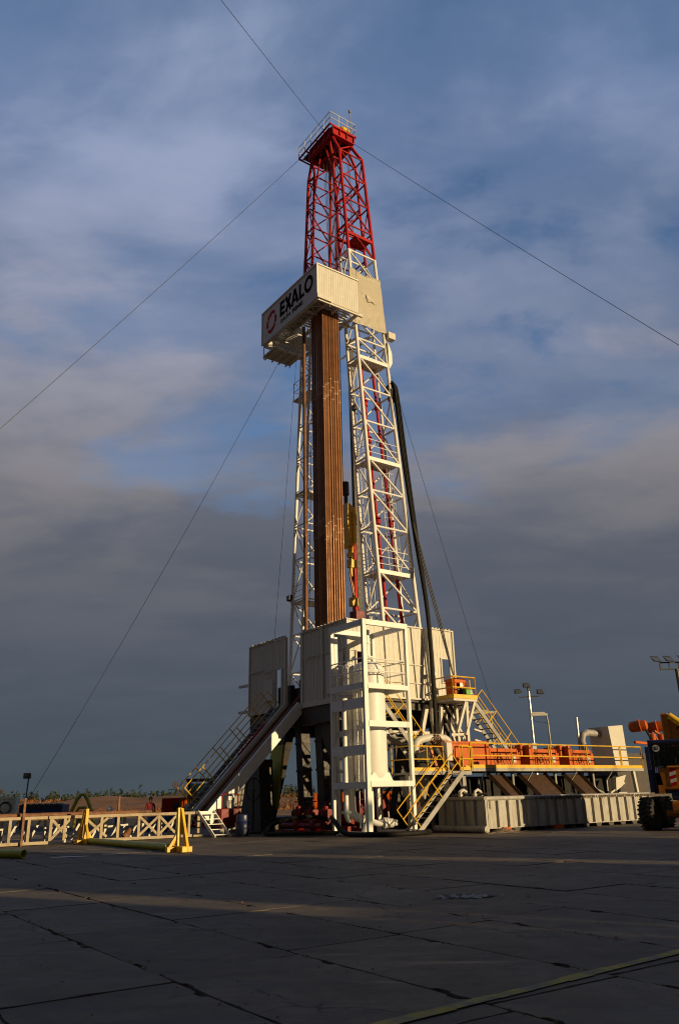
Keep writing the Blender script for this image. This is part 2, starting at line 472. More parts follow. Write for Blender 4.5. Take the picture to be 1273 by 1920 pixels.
SL = 0.612        # the slabs' own direction
ST = Vector((cos(SL), sin(SL), 0)); SS = Vector((sin(SL), -cos(SL), 0))
def slab_yard():
    q = random.Random(3)
    mb = MB(); tones = []
    SW, LEN = 1.52, 2.98
    t0 = 3.30 - SW*9
    def edge(p, q_, nrm, n):
        out = []
        for i in range(n):
            f = i/n
            e = q.gauss(0, .004)
            if q.random() < .05: e += q.uniform(.01, .035)
            if i == 0: e = abs(e)+.012
            out.append(p.lerp(q_, f)+nrm*e)
        return out
    for r in range(52):
        ta = t0+r*SW; stag = (-5.10, -8.05)[r % 2] if r in (9, 10, 11, 12, 13) else q.uniform(0, 3)
        stag = {9: -7.78, 10: -5.04, 11: -5.10, 12: -8.24, 13: -8.26}.get(r, q.uniform(0, 3))
        k0 = int((-52-stag)/LEN)
        for k in range(k0, k0+32):
            sa = stag+k*LEN; g = q.choice((.006, .008, .012, .016))
            c = ST*(ta+SW/2)+SS*(sa+LEN/2)
            if not (-42 < c.x < 48 and -8 < c.y < 80): continue
            near = c.length < 26
            P = [(sa+g, ta+g), (sa+LEN-g, ta+g), (sa+LEN-g, ta+SW-g), (sa+g, ta+SW-g)]
            P = [SS*a+ST*b for a, b in P]
            pts = []
            inn = (ST, -SS, -ST, SS)
            for i in range(4):
                a, b = P[i], P[(i+1) % 4]
                if near and i in (0, 2):
                    ed = []
                    for f0, f1 in ((0, .16), (.16, .23), (.23, .77), (.77, .84), (.84, 1)):
                        u, w = a.lerp(b, f0), a.lerp(b, f1)
                        if abs(f1-f0-.07) < .001:
                            dp = q.uniform(.02, .06)
                            if q.random() < .75: ed += [u, u.lerp(w, .15)+inn[i]*dp, u.lerp(w, .5)+inn[i]*dp*q.uniform(.8, 1.3), u.lerp(w, .85)+inn[i]*dp]
                            else: ed += [u]
                        else: ed += edge(u, w, inn[i], 4 if f1-f0 < .3 else 8)
                    pts += ed
                elif near: pts += edge(a, b, inn[i], 8)
                else: pts.append(a)
            zb = q.gauss(0, .003); gx, gy = q.gauss(0, .0016), q.gauss(0, .0016)
            top = [Vector((p.x, p.y, zb+(p.x-c.x)*gx+(p.y-c.y)*gy)) for p in pts]
            m_ = len(top); o = len(mb.v)
            mb.add(top+[p+Vector((0, 0, -.055)) for p in top], [tuple(range(m_-1, -1, -1))]+[(i, (i+1) % m_, m_+(i+1) % m_, m_+i) for i in range(m_)])
            tn = min(1, max(0, q.gauss(.5, .17)))
            tones += [tn]*(2*m_)
    o = mb.build('concrete_yard', 'concrete')
    at = o.data.attributes.new('tone', 'FLOAT', 'POINT'); at.data.foreach_set('value', tones)
    # outward faces
    import bmesh
    bm = bmesh.new(); bm.from_mesh(o.data); bmesh.ops.recalc_face_normals(bm, faces=bm.faces); bm.to_mesh(o.data); bm.free()
    o['kind'] = 'structure'
slab_yard()
def yard_dirt_base():
    mb = MB(); mb.add([(-46, -10, -.03), (52, -10, -.03), (52, 84, -.03), (-46, 84, -.03)], [(0, 1, 2, 3)])
    o = mb.build('joint_dirt', 'hole'); o['kind'] = 'structure'
yard_dirt_base()
def flat_patch(name, mat, label, cat, c, rx, ry, rot, z=.010, n=28, jit=.2, kind=None, seed=1):
    q = random.Random(seed); mb = MB()
    ph = [q.uniform(0, 6.28) for _ in range(4)]
    pts = []
    for i in range(n):
        a = 2*pi*i/n; k = 1+jit*(sin(2*a+ph[0])*.4+sin(3*a+ph[1])*.35+sin(5*a+ph[2])*.3+q.uniform(-.25, .25))
        x, y = cos(a)*rx*k, sin(a)*ry*k
        pts.append((x*cos(rot)-y*sin(rot), x*sin(rot)+y*cos(rot), 0))
    mb.add(pts, [tuple(range(n))])
    o = mb.build(name, mat); o.location = (c[0], c[1], z)
    return tag(o, label, cat, kind=kind)
# worn yellow line across the slabs: short painted lengths with wear
def yellow_line():
    q = random.Random(5); mb = MB()
    def band(s_c, w, t0, t1):
        t = t0
        while t < t1:
            L = q.uniform(.25, .6)
            a, b = w/2+q.uniform(-.012, .012), w/2+q.uniform(-.012, .012)
            sc0 = s_c(t); sc1 = s_c(t+L)
            P = [SS*(sc0-a)+ST*t, SS*(sc0+b)+ST*t, SS*(sc1+b)+ST*(t+L), SS*(sc1-a)+ST*(t+L)]
            mb.add([(p.x, p.y, .012) for p in P], [(0, 1, 2, 3)])
            t += L
    band(lambda t: -5.10-.055*(t-3.9), .13, 3.2, 14)
    o = mb.build('painted_line', 'lineyel'); o['kind'] = 'structure'
yellow_line()
def debris():
    q = random.Random(41); mb = MB()
    for i in range(900):
        if q.random() < .6:      # swept into the joints
            t_ = 3.30+1.52*q.randint(-1, 9)+q.gauss(0, .07); s_ = q.uniform(-14, 0)
        else: t_, s_ = q.uniform(2, 18), q.uniform(-16, 2)
        c = SS*s_+ST*t_; r = min(.035, abs(q.gauss(0, .010))+.004)
        vs = [(c.x+q.uniform(.7, 1.2)*r*dx, c.y+q.uniform(.7, 1.2)*r*dy, .004+r*(.5+.6*dz*q.random())) for dx, dy, dz in ((1, 0, 0), (0, 1, 0), (-1, 0, 0), (0, -1, 0), (0, 0, 1))]
        mb.add([(x, y, z-.006 if k < 4 else z) for k, (x, y, z) in enumerate(vs)], [(0, 1, 4), (1, 2, 4), (2, 3, 4), (3, 0, 4)])
    o = mb.build('grit', 'heath'); tag(o, 'loose grit and small stones scattered over the concrete slabs', 'grit', kind='stuff')
debris()

# far wood, bank and trees ------------------------------------------------------
def treeline():
    q = random.Random(11); mb = MB()
    for i in range(900):
        x = q.uniform(-330, 180); y = 430+q.uniform(-40, 60)+abs(x)*.05
        if q.random() < .16: h = q.uniform(7.0, 9.5)
        else: h = q.uniform(4.5, 7.2)
        w = h*q.uniform(.22, .34)
        # a ragged crown of many small faces
        for j in range(46):
            f = q.random()**.9; z = h*(.05+.95*f); rr = w*(1-f*.8)*q.uniform(.2, 1.1); a = q.uniform(0, 6.28)
            c = Vector((x+cos(a)*rr, y+sin(a)*rr, z)); s_ = q.uniform(.35, 1.0)
            d1 = Vector((q.gauss(0, 1), q.gauss(0, 1), q.gauss(0, .6))).normalized()*s_
            d2 = Vector((q.gauss(0, 1), q.gauss(0, 1), q.gauss(0, 1))).normalized()*s_
            mb.add([c-d1, c+d2, c+d1], [(0, 1, 2)])
    o = mb.build('far_wood', 'pine'); tag(o, 'dark pine wood along the horizon behind the left of the yard', 'wood', kind='stuff')
treeline()
def bank():
    q = random.Random(12); mb = MB()
    nx, ny = 160, 10; vs = []
    for i in range(nx+1):
        x = -190+i/nx*330
        for j in range(ny+1):
            f = j/ny; y = 135+f*60
            hgt = 2.5*sin(min(1, f*1.7)*pi/2)*(.82+.18*sin(x*.11)+.12*sin(x*.37+1))*(1 if f < .75 else (1-f)/.25)
            vs.append((x, y+3*sin(x*.05), max(-.1, hgt+q.gauss(0, .10) if 0 < f < 1 else -.1)))
    mb.add(vs, [(i*(ny+1)+j, (i+1)*(ny+1)+j, (i+1)*(ny+1)+j+1, i*(ny+1)+j+1) for i in range(nx) for j in range(ny)])
    o = mb.build('earth_bank', 'heath', smooth=60); o['kind'] = 'structure'
bank()
def brush():
    q = random.Random(13); mb = MB()
    for i in range(1500):
        x = q.uniform(-150, 60); y = q.uniform(105, 170); h = q.uniform(.25, .7)
        zb = max(0, 2.2*min(1, max(0, (y-137)/35)))
        for j in range(12):
            a = q.uniform(0, 6.28); l = q.uniform(.3, 1)*h
            c = Vector((x+q.gauss(0, .6), y+q.gauss(0, .5), zb+q.uniform(0, h*.6)))
            mb.add([c, c+Vector((cos(a)*l*.5, sin(a)*l*.5, l)), c+Vector((cos(a)*.25, sin(a)*.25, l*.4))], [(0, 1, 2)])
    o = mb.build('dry_brush', 'brush'); tag(o, 'rust coloured dry brush on the earth bank beyond the yard', 'brush', kind='stuff')
brush()
def bare_tree(loc, h, label, seed):
    q = random.Random(seed); t = free('bare_tree', label, 'tree', loc)
    tr = MB(); cr = MB()
    def grow(p, d, L, r, lv):
        q_ = p+d*L
        (tr if lv < 2 else cr).path([p, p.lerp(q_, .5)+Vector((q.gauss(0, L*.04), q.gauss(0, L*.04), 0)), q_], [r, r*.85, r*.68], 5 if lv < 2 else 3)
        if lv >= 5: return
        for i in range(3 if lv < 4 else 4):
            e = (d+Vector((q.gauss(0, .55), q.gauss(0, .55), q.gauss(.12, .3)))).normalized()
            grow(q_ if i else p.lerp(q_, .75), e, L*q.uniform(.58, .82), r*.6, lv+1)
    grow(Vector((0, 0, -.1)), Vector((.03, 0, 1)), h*.24, h*.022, 0)
    tr.build('trunk', 'bark', t); cr.build('crown', 'twig', t)
bare_tree((-73.5, 172, 0), 9.6, 'round bare tree left of the lamp post, behind the grey container', 21)
bare_tree((-36.0, 182, 0), 9.0, 'bare tree standing behind the cab at the foot of the ramp', 22)

# ============================================================ DRILLING MAST
mast = rig('drilling_mast', 'tall white and red lattice drilling mast with a sign box on its front', 'drilling mast', 5.1, 7.85, 6.0)
TC = 7.85
def hw_o(z): t = (z-9.8)/32.3; return 4.32-2.47*t
def hw_i(z): t = (z-9.8)/32.3; return 3.10-2.02*t
def a_f(z): t = (z-9.8)/32.3; return 4.0-.05*t
def a_r(z): t = (z-9.8)/32.3; return 6.4-.55*t
LV = [6.1, 8.3, 10.5, 12.53, 15.0, 17.1, 19.1, 21.4, 23.6, 25.72, 26.98, 28.42, 31.5, 33.6]
LR = [33.6, 35.7, 37.9, 40.0, 42.1]
def truss_leg(sgn, levels, mat, name, rc, rb):
    """one lattice leg of the mast; sgn -1 near, +1 far"""
    fo = lambda z: Vector((a_f(z), TC+sgn*hw_o(z), z)); fi = lambda z: Vector((a_f(z), TC+sgn*hw_i(z), z))
    ro = lambda z: Vector((a_r(z), TC+sgn*hw_o(z), z)); ri = lambda z: Vector((a_r(z), TC+sgn*hw_i(z), z))
    z0, z1 = levels[0], levels[-1]
    mb = MB()
    for c, r in ((fo, rc), (ro, rc), (fi, rc*.9), (ri, rc*.8)): mb.tube(c(z0), c(z1), r, n=12)
    leg = mb.build(name, mat, mast, smooth=40)
    br = MB()
    for i, z in enumerate(levels):
        for p, q in ((fo, ro), (fo, fi), (ro, ri), (fi, ri)): br.tube(p(z), q(z), rb, n=8)
        if i+1 < len(levels):
            zn = levels[i+1]
            br.tube(fo(zn), ro(z), rb, n=8)                     # outer face: from front top to rear bottom
            br.tube(ri(zn), fi(z), rb*.8, n=8)
            if i % 2: br.tube(fi(zn), fo(z), rb*.8, n=8)
            else: br.tube(fo(zn), fi(z), rb*.8, n=8)
            if i % 2: br.tube(ro(zn), ri(z), rb*.8, n=8)
            else: br.tube(ri(zn), ro(z), rb*.8, n=8)
    br.build('bracing', mat, leg, smooth=40)
    return leg
truss_leg(-1, LV, 'white', 'lattice_leg', .105, .058)
truss_leg(1, LV, 'white', 'lattice_leg', .105, .05)
truss_leg(-1, LR, 'red', 'lattice_leg', .105, .052)
truss_leg(1, LR, 'red', 'lattice_leg', .105, .052)
def rear_bracing():
    mb = MB()
    for i in range(len(LR)-1):
        z, zn = LR[i], LR[i+1]
        for zz in (z, z+.55):
            mb.tube((a_r(zz), TC-hw_i(zz), zz), (a_r(zz), TC+hw_i(zz), zz), .05, n=8)
        for k in range(4):
            u = -1+k*.5; s0, s1 = (z, z+.55) if k % 2 else (z+.55, z)
            mb.tube((a_r(z), TC+u*hw_i(z), s0), (a_r(z), TC+(u+.5)*hw_i(z), s1), .035, n=6)
        mb.tube((a_r(zn), TC+hw_i(zn), zn), (a_r(z), TC-hw_i(z)*.1, z+.55), .05, n=8)
    mb.build('rear_bracing', 'red', mast, smooth=40)
    mb = MB()
    for z in (28.42, 31.5):
        mb.tube((a_r(z), TC-hw_i(z), z), (a_r(z), TC+hw_i(z), z), .06, n=8)
    mb.tube((a_r(28.42), TC-hw_i(28.42), 28.42), (a_r(31.5), TC+hw_i(31.5), 31.5), .05, n=8)
    mb.build('rear_bracing', 'white', mast, smooth=40)
rear_bracing()
def mast_decks():
    for z in (12.45, 19.0, 25.65):
        b0, b1 = TC-hw_o(z)+.05, TC-hw_i(z)+.1
        MB().box(a_f(z)+.1, a_r(z)-.1, b0, b1, z-.03, z+.03).build('deck_plate', 'cream', mast)
        MB().bar((a_f(z), b0-.1, z), (a_r(z), b0-.1, z), .1, .22).build('deck_beam', 'white', mast)
    for z in (12.45, 19.0):
        mb = MB()
        for k in (1.25, .85, .45):
            mb.tube((a_f(z), TC-hw_o(z+k)-.02, z+k), (a_r(z), TC-hw_o(z+k)-.02, z+k), .02, n=6)
            mb.tube((a_f(z), TC-hw_o(z+k), z+k), (a_f(z), TC-hw_i(z+k), z+k), .02, n=6)
        mb.build('guard_rail', 'white', mast, smooth=40)
mast_decks()
def ladder(p, q, w, side, hoops=None, name='ladder', mat='white', parent=mast):
    p, q, side = Vector(p), Vector(q), Vector(side); mb = MB()
    mb.tube(p-side*w/2, q-side*w/2, .02, n=5); mb.tube(p+side*w/2, q+side*w/2, .02, n=5)
    n = int((q-p).length/.3)
    for i in range(n): c = p.lerp(q, (i+.5)/n); mb.tube(c-side*w/2, c+side*w/2, .012, n=4)
    o = mb.build(name, mat, parent, smooth=40)
    if hoops:
        hb = MB(); out = Vector(hoops)
        k = max(2, int((q-p).length/.9))
        for i in range(k):
            c = p.lerp(q, (i+.6)/k)
            hb.path([c+side*.36*cos(a)+out*(.36*sin(a)+.22) if 0 < j < 8 else c+side*.36*cos(a) for j, a in enumerate([pi*j/8 for j in range(9)])], .016, 4)
        for f in (.3, .5, .7):
            hb.tube(p+side*.36*cos(pi*f)+out*(.36*sin(pi*f)+.22), q+side*.36*cos(pi*f)+out*(.36*sin(pi*f)+.22), .012, n=4)
        hb.build('safety_hoops', mat, o, smooth=40)
    return o
ladder((a_f(10)+.1, TC-hw_i(10)-.45, 9.6), (a_f(25)+.15, TC-hw_i(25)-.35, 25.4), .38, (0, 1, 0))
ladder((5.75, TC-hw_i(12)-.25, 12.6), (5.75, TC-hw_i(18.9)-.25, 18.9), .42, (1, 0, 0), hoops=(0, -1, 0))
ladder((a_f(30), TC+hw_i(26)+.45, 10), (a_f(41)+.1, TC+hw_i(41)+.35, 41), .36, (0, 1, 0), mat='wire')
ladder((a_f(30)+.2, TC-hw_i(31.5)-.35, 31.4), (a_f(41)+.2, TC-hw_i(41)-.35, 41), .36, (0, 1, 0), mat='wire')
def standpipes():
    for a0, a1, k in ((5.05, 4.75, .62), (6.05, 5.6, .60)):
        b = lambda z: TC-hw_o(z)+.78
        mb = MB(); mb.tube((a0, b(9.5), 8.2), (a1, b(25.6), 25.6), .085, n=10)
        o = mb.build('standpipe', 'red', mast, smooth=40)
        for z in ((14.0, 19.0, 22.4) if a0 < 5 else (15.6, 20.6, 23.0)):
            f = (z-8.2)/17.4; p = Vector((a0+(a1-a0)*f, b(z), z))
            fl = MB(); fl.tube(p-Vector((0, 0, .12)), p+Vector((0, 0, .12)), .15, n=12)
            fl.tube(p+Vector((0, 0, .2)), p+Vector((0, 0, .25)), .17, n=12)
            fl.build('flange', 'red', o, smooth=40)
standpipes()
def mast_red_deck():
    z = 35.0; b0, b1 = TC-hw_o(z)-.02, TC-hw_i(z)
    mb = MB()
    mb.bar((a_f(z), b0, z), (a_r(z), b0, z), .12, .22); mb.bar((a_f(z), b1, z), (a_r(z), b1, z), .12, .22)
    for k in range(9):
        x = a_f(z)+(.62+k*.14); mb.box(x, x+.11, b0, b1, z-.05, z-.01)
    mb.build('red_platform', 'red', mast)
mast_red_deck()
def crown():
    # sloping struts from the leg tops up to the crown beams
    mb = MB(); z0, z1 = 42.1, 43.4
    cf, cr, c0, c1 = 3.64, 5.38, 6.32, 9.05
    for sgn, e in ((-1, c0), (1, c1)):
        for k, (a0, a1) in enumerate(((a_f(z0), cf+.12), (a_r(z0), cr-.12))):
            mb.tube((a0, TC+sgn*hw_o(z0), z0), (a1, e-sgn*.15, z1), .105, n=12)
            mb.tube((a0, TC+sgn*hw_i(z0), z0), (a1, TC+sgn*hw_i(z0)*.95, z1), .095, n=12)
        mb.tube((a_f(z0), TC+sgn*hw_o(z0), z0), (cr-.15, e-sgn*.15, z1), .05, n=8)
        mb.tube((a_f(40), TC+sgn*hw_i(40), 40.2), (a_f(z1), TC+sgn*.3, z1), .065, n=8)
    mb.build('crown_strut', 'red', mast, smooth=40)
    cb = MB()
    def ibeam(p, q, h=.72, w=.3):
        p, q = Vector(p), Vector(q)
        for dz, hh, ww in ((0, .07, w), (h/2, h-.14, .05), (h-.035, .07, w)):
            e = Vector((0, 0, dz if dz else .035)); cb.bar(p+e, q+e, ww, hh)
        n = max(2, int((q-p).length/.5)); d = (q-p).normalized()
        for i in range(n+1):
            c = p.lerp(q, i/n)+Vector((0, 0, h/2)); cb.bar(c-d*.025, c+d*.025, w*.92, h-.15)
    z = 43.4
    ibeam((cf, c0, z), (cr, c0, z)); ibeam((cf, c1, z), (cr, c1, z))
    ibeam((cf+.02, c0+.16, z), (cf+.02, c1-.16, z)); ibeam((cr-.02, c0+.16, z), (cr-.02, c1-.16, z))
    ibeam((4.5, c0+.2, z), (4.5, c1-.2, z), .6, .25)
    cr_ = cb.build('crown_block', 'red', mast)
    MB().box(cf, cr, c0+.05, 9.9, 44.14, 44.2).build('crown_floor', 'dark', cr_)
    for k in range(5):
        b = 6.9+k*.42
        MB().lathe((4.5, b, 44.55), [(.1, -.1), (.5, -.09), (.56, -.05), (.48, -.02), (.48, .02), (.56, .05), (.5, .09), (.1, .1)], 24, (0, 1, 0)).build('sheave', 'yellow', cr_, smooth=40)
    MB().box(4.6, 5.3, 6.5, 6.75, 44.3, 44.95, .04).build('winch_cover', 'yellow', cr_)
    railing(cr_, [(3.42, 10.1, 44.25), (3.42, 6.2, 44.25), (5.55, 6.2, 44.25)], .98, .024, 1, .8, 'cream', 'railing')
    railing(cr_, [(5.55, 6.2, 44.25), (5.55, 10.1, 44.25), (3.42, 10.1, 44.25)], .98, .024, 1, 1.0, 'cream', 'railing')
    mb = MB()
    for b in (6.25, 7.1, 8.0, 9.2, 10.1): mb.bar((3.42, b, 44.2), (5.55, b, 44.2), .07, .1)
    for a in (3.42, 5.55): mb.bar((a, 6.2, 44.2), (a, 10.1, 44.2), .08, .12)
    mb.bar((3.42, 10.05, 44.15), (3.42, 9.2, 43.4), .05); mb.bar((5.4, 10.05, 44.15), (5.4, 9.2, 43.4), .05)
    mb.build('walkway_beam', 'red', cr_)
    mb = MB(); mb.tube((5.2, 6.35, 44.2), (5.2, 6.35, 46.3), .035, n=8); mb.tube((5.2, 6.35, 46.3), (5.2, 6.35, 46.5), .09, n=8)
    mb.build('beacon_pole', 'galv', cr_, smooth=40)
crown()
def hoist_lines():
    mb = MB(); q = random.Random(4)
    for k in range(10):
        b = 7.1+.16*k; a = 4.35+.25*(k % 2)
        mb.tube((a, b, 43.6), (4.7+.05*(k % 3), 7.6+.05*k, 18.3), .016, n=4)
    mb.build('drilling_line', 'wire', mast)
    mb = MB()
    for k in range(3): mb.tube((5.5, 7.0+.1*k, 43.5), (5.75, 6.1+.05*k, 8.0), .014, n=4)
    mb.build('fast_line', 'wire', mast)
hoist_lines()
def mast_extras():
    # tarpaulin over the near leg beside the sign box
    z0, z1 = 27.9, 31.9; mb = MB(); q = random.Random(9)
    nx, nz = 44, 48; vs = []
    for j in range(nz+1):
        for i in range(nx+1):
            u, w = i/nx, j/nz; z = z0+(z1-z0)*w - .25*u*(1-w)*0
            a = a_f(z)-.42*(1 if w < .8 else .6)*(1-u)+u*(a_r(z)-a_f(z)+.1)
            d = .05*sin(4*u+3*w+1)*sin(3*w)
            for (u0, w0, u1, w1, k) in ((.1, .95, .45, .55, .09), (.4, .6, .75, .5, .06), (.05, .3, .3, .05, .07), (.0, .5, .25, .3, .06), (.7, .1, .8, .3, .04), (.5, .03, .56, .2, .05)):
                e = Vector((u1-u0, w1-w0)); p_ = Vector((u-u0, w-w0)); f_ = max(0, min(1, p_.dot(e)/e.dot(e)))
                d += k*math.exp(-((p_-e*f_).length/.035)**2)*(1-f_*.5)
            if w > .95 or w < .05: d += .04*sin(34*u)
            b = TC-hw_o(z)-.16-abs(d)*1.1
            vs.append((a, b, z+.07*sin(11*u)*(w-.5)+.08*(sin(7*u+1) if w > .97 else 0)))
    mb.add(vs, [(j*(nx+1)+i, j*(nx+1)+i+1, (j+1)*(nx+1)+i+1, (j+1)*(nx+1)+i) for j in range(nz) for i in range(nx)])
    o = mb.build('tarpaulin', 'tarp', mast, smooth=70)
    o.modifiers.new('s', 'SOLIDIFY').thickness = .02
    mb = MB()
    mb.add([(4.75, 5.0, 30.9), (4.95, 4.86, 30.1), (5.6, 4.90, 29.75), (5.25, 4.80, 29.9), (4.9, 4.8, 29.75)], [(0, 1, 4), (1, 2, 3), (1, 3, 4)])
    f = mb.build('torn_flap', 'tarp', mast); f.modifiers.new('s', 'SOLIDIFY').thickness = .02
    MB().box(6.2, 6.75, 4.55, 4.95, 27.6, 28.05, .02).build('junction_box', 'cream', mast)
    MB().prism([(6.15, 4.60, 27.3), (6.42, 4.60, 26.6), (6.42, 4.60, 25.9), (6.15, 4.60, 25.4)], (0, .3, 0)).build('gusset', 'white', mast)
    # little platform on the far leg
    z = 25.8; b0, b1 = TC+hw_i(z)-.1, TC+hw_o(z)+1.0
    p = MB().box(3.9, 4.9, b0, 11.75, z-.06, z).build('side_platform', 'cream', mast)
    railing(p, [(3.95, b0+.6, z), (3.95, 11.7, z), (4.85, 11.7, z)], 1.25, .022, 1, .9, 'white')
    z = 19.2; MB().box(3.9, 6, TC+hw_i(z), TC+hw_o(z), z-.04, z).build('deck_plate', 'cream', mast)
    z = 12.4; p = MB().box(3.9, 6, TC+hw_i(z), TC+hw_o(z), z-.04, z).build('deck_plate', 'cream', mast)
    railing(p, [(4, TC+hw_i(z), z), (4, TC+hw_o(z), z)], 1.0, .02, 2, 1.0, 'white')
    for (a, b, z, rz) in ((3.85, TC+hw_o(12.7)+.12, 12.75, 2.2), (4.05, TC-hw_i(22.2)-.1, 22.6, -.4)):
        mb = MB(); c = Vector((a, b, z))
        mb.box(a-.1, a+.1, b-.2, b+.2, z-.17, z+.17, .02); l = mb.build('floodlight', 'dark', mast)
        MB().box(a-.13, a-.1, b-.17, b+.17, z-.14, z+.14).build('lens', 'lampglass', l)
        MB().tube((a, b, z-.17), (a+.12, b-.15, z-.45), .03, n=6).build('bracket', 'dark', l)
mast_extras()
def monkeyboard():
    A0, A1, B0, B1, Z0, Z1 = .62, 3.55, 4.0, 10.15, 28.0, 30.25
    k = MB()
    for b in (B0+.1, B1-.1, 5.4, 8.9): k.bar((A0+.1, b, Z0-.02), (A1+.3, b, Z0-.02), .12, .2)
    for a in (A0+.1, A0+.75, 2.2, A1): k.bar((a, B0+.1, Z0+.02), (a, B1-.1, Z0+.02), .12, .2)
    for i in range(9): # zig-zag lacing under the front walkway
        b = B0+.3+i*.62; k.tube((A0+.12, b, Z0-.02), (A0+.72, b+.31, Z0-.02), .035, n=6); k.tube((A0+.72, b+.31, Z0-.02), (A0+.12, b+.62, Z0-.02), .035, n=6)
    mk = k.build('monkeyboard', 'cream', mast)
    fb = MB()
    for i in range(12):       # fingers between which the pipes stand
        b = 4.35+i*.235
        if b < 7: fb.box(1.42, 3.4, b, b+.07, Z0+.12, Z0+.2)
    for i in range(12):
        b = 8.0+i*.16; fb.box(1.42, 3.4, b, b+.06, Z0+.12, Z0+.2)
    fb.build('finger_board', 'cream', mk)
    MB().box(A0+.1, A0+.75, B0+.1, B1-2.2, Z0+.14, Z0+.17).build('walkway_plate', 'cream', mk)
    MB().corr((A0, B1), (A0, B0), Z0, Z1, (-1, 0), .008, .3).build('sign_panel', 'cream', mk)
    MB().corr((A0, B0), (A1, B0), Z0, Z1, (0, -1), .012, .16).build('windwall_panel', 'cream', mk)
    MB().corr((A1, B1), (A0, B1), Z0, Z1, (0, 1), .035, .2).build('windwall_panel', 'cream', mk)
    e = MB()
    e.bar((A0-.02, B0-.03, Z1), (A0-.02, B1, Z1), .07, .07); e.bar((A0, B0-.03, Z1), (A1, B0-.03, Z1), .07, .07)
    e.box(A0-.03, A0+.05, B0-.05, B0+.03, Z0, Z1); e.box(A0-.03, A0+.05, B1-.05, B1+.03, Z0, Z1)
    e.build('edge_trim', 'white', mk)
    MB().box(A0-.02, A0+.95, B0-.075, B0-.02, Z0-.02, Z0+.24).build('kick_plate', 'cream', mk)
    # small hung platform on the far side
    h = MB(); h.box(.9, 2.9, 9.2, 10.5, Z0-.55, Z0-.48)
    for (a, b) in ((.95, 10.45), (2.85, 10.45), (.95, 9.25)): h.bar((a, b, Z0-.7), (a, b, Z0+.1), .05)
    for a in (1.1, 1.6, 2.1, 2.6): h.bar((a, 9.1, Z0-.6), (a, 10.6, Z0-.6), .06, .1)
    h.build('hung_platform', 'cream', mk)
    # writing on the sign
    def text(s, size, b, z, mat, bold, shear=0, name='lettering', space=1.0):
        cu = bpy.data.curves.new('lettering', 'FONT'); cu.body = s; cu.size = size; cu.extrude = .004; cu.offset = bold; cu.space_character = space; cu.shear = shear
        cu.materials.append(M[mat])
        o = bpy.data.objects.new(name, cu); col.objects.link(o)
        dg = bpy.context.evaluated_depsgraph_get()
        me = bpy.data.meshes.new_from_object(o.evaluated_get(dg)); bpy.data.objects.remove(o)
        o = bpy.data.objects.new(name, me); col.objects.link(o); o.parent = mk; o['_o'] = mk['_o']
        ox, oy, oz = mk['_o']
        # text x runs along -b, text y along z, facing -a
        o.matrix_local = Matrix(((0, 0, -1, A0-.008-ox), (-1, 0, 0, b-oy), (0, 1, 0, z-oz), (0, 0, 0, 1)))
        return o
    # 'EXALO' drawn as bold strokes
    def stroke(mb, pts, w, closed=False):
        P = [Vector((x, y, 0)) for x, y in pts]; n = len(P)
        L = []
        for i in range(n):
            if closed: d = (P[(i+1) % n]-P[i-1]).normalized()
            else: d = (P[min(i+1, n-1)]-P[max(i-1, 0)]).normalized()
            s_ = Vector((-d.y, d.x, 0))
            L.append((P[i]+s_*w/2, P[i]-s_*w/2))
        r = range(n if closed else n-1)
        for i in r:
            j = (i+1) % n
            quad = [L[i][0], L[j][0], L[j][1], L[i][1]]
            pts3 = [(A0-.006, -p.x, p.y) for p in quad]
            mb.prism(pts3, (-.006, 0, 0))
    def place(mb, b, z):
        mb.v = [(x, b+y, z+w) for x, y, w in mb.v]
    H, wd_ = .95, .24
    mb = MB()
    # E
    stroke(mb, [(.12, 0), (.12, H)], wd_); 
    for y in (.11, H/2, H-.11): stroke(mb, [(.20, y), (.66, y)], .2)
    stroke(mb, [(.86, 0), (1.52, H)], .25); stroke(mb, [(.84, H), (1.20, H*.5)], .25); stroke(mb, [(1.2, H*.48), (1.56, 0)], .25)
    stroke(mb, [(1.72, 0), (2.10, H)], .24); stroke(mb, [(2.12, H), (2.52, 0)], .24); stroke(mb, [(1.92, .27), (2.32, .27)], .17)
    stroke(mb, [(2.82, 0), (2.82, H)], wd_); stroke(mb, [(2.9, .11), (3.36, .11)], .2)
    stroke(mb, [(3.98+.44*cos(t), H/2+.40*sin(t)) for t in [2*pi*i/28 for i in range(28)]], .22, True)
    mb.v = [(x, y*.79, w*1.1) for x, y, w in mb.v]
    place(mb, 8.0, 28.86); mb.build('lettering', 'ink', mk)
    # red six-part emblem
    em = MB()
    R0 = .50
    vs_ = [(R0*1.2*cos(radians(90-60*k)), R0*1.2*sin(radians(90-60*k))) for k in range(6)]
    for k in (0, 1, 2, 3, 4, 5):
        x0, y0 = vs_[k]; x1, y1 = vs_[(k+1) % 6]
        dx, dy = x1-x0, y1-y0; nx_, ny_ = -dy, dx
        if k in (0, 3): continue
        p = [(x0+dx*.06, y0+dy*.06), (x0+dx*.45+nx_*.10, y0+dy*.45+ny_*.10), (x0+dx*.92-nx_*.02, y0+dy*.92-ny_*.02)]
        stroke(em, p, .22)
    stroke(em, [(-.18, .58), (.12, .66), (.46, .50)], .22); stroke(em, [(.18, -.58), (-.12, -.66), (-.46, -.50)], .22)
    em.v = [(x, y*.85, w) for x, y, w in em.v]; place(em, 9.0, 29.12); em.build('emblem', 'inkred', mk)
    text('GRUPA', .37, 7.98, 28.40, 'ink', .0, name='lettering')
    text('PGNiG', .37, 6.60, 28.40, 'ink', .012, name='lettering')
    return mk
monkeyboard()

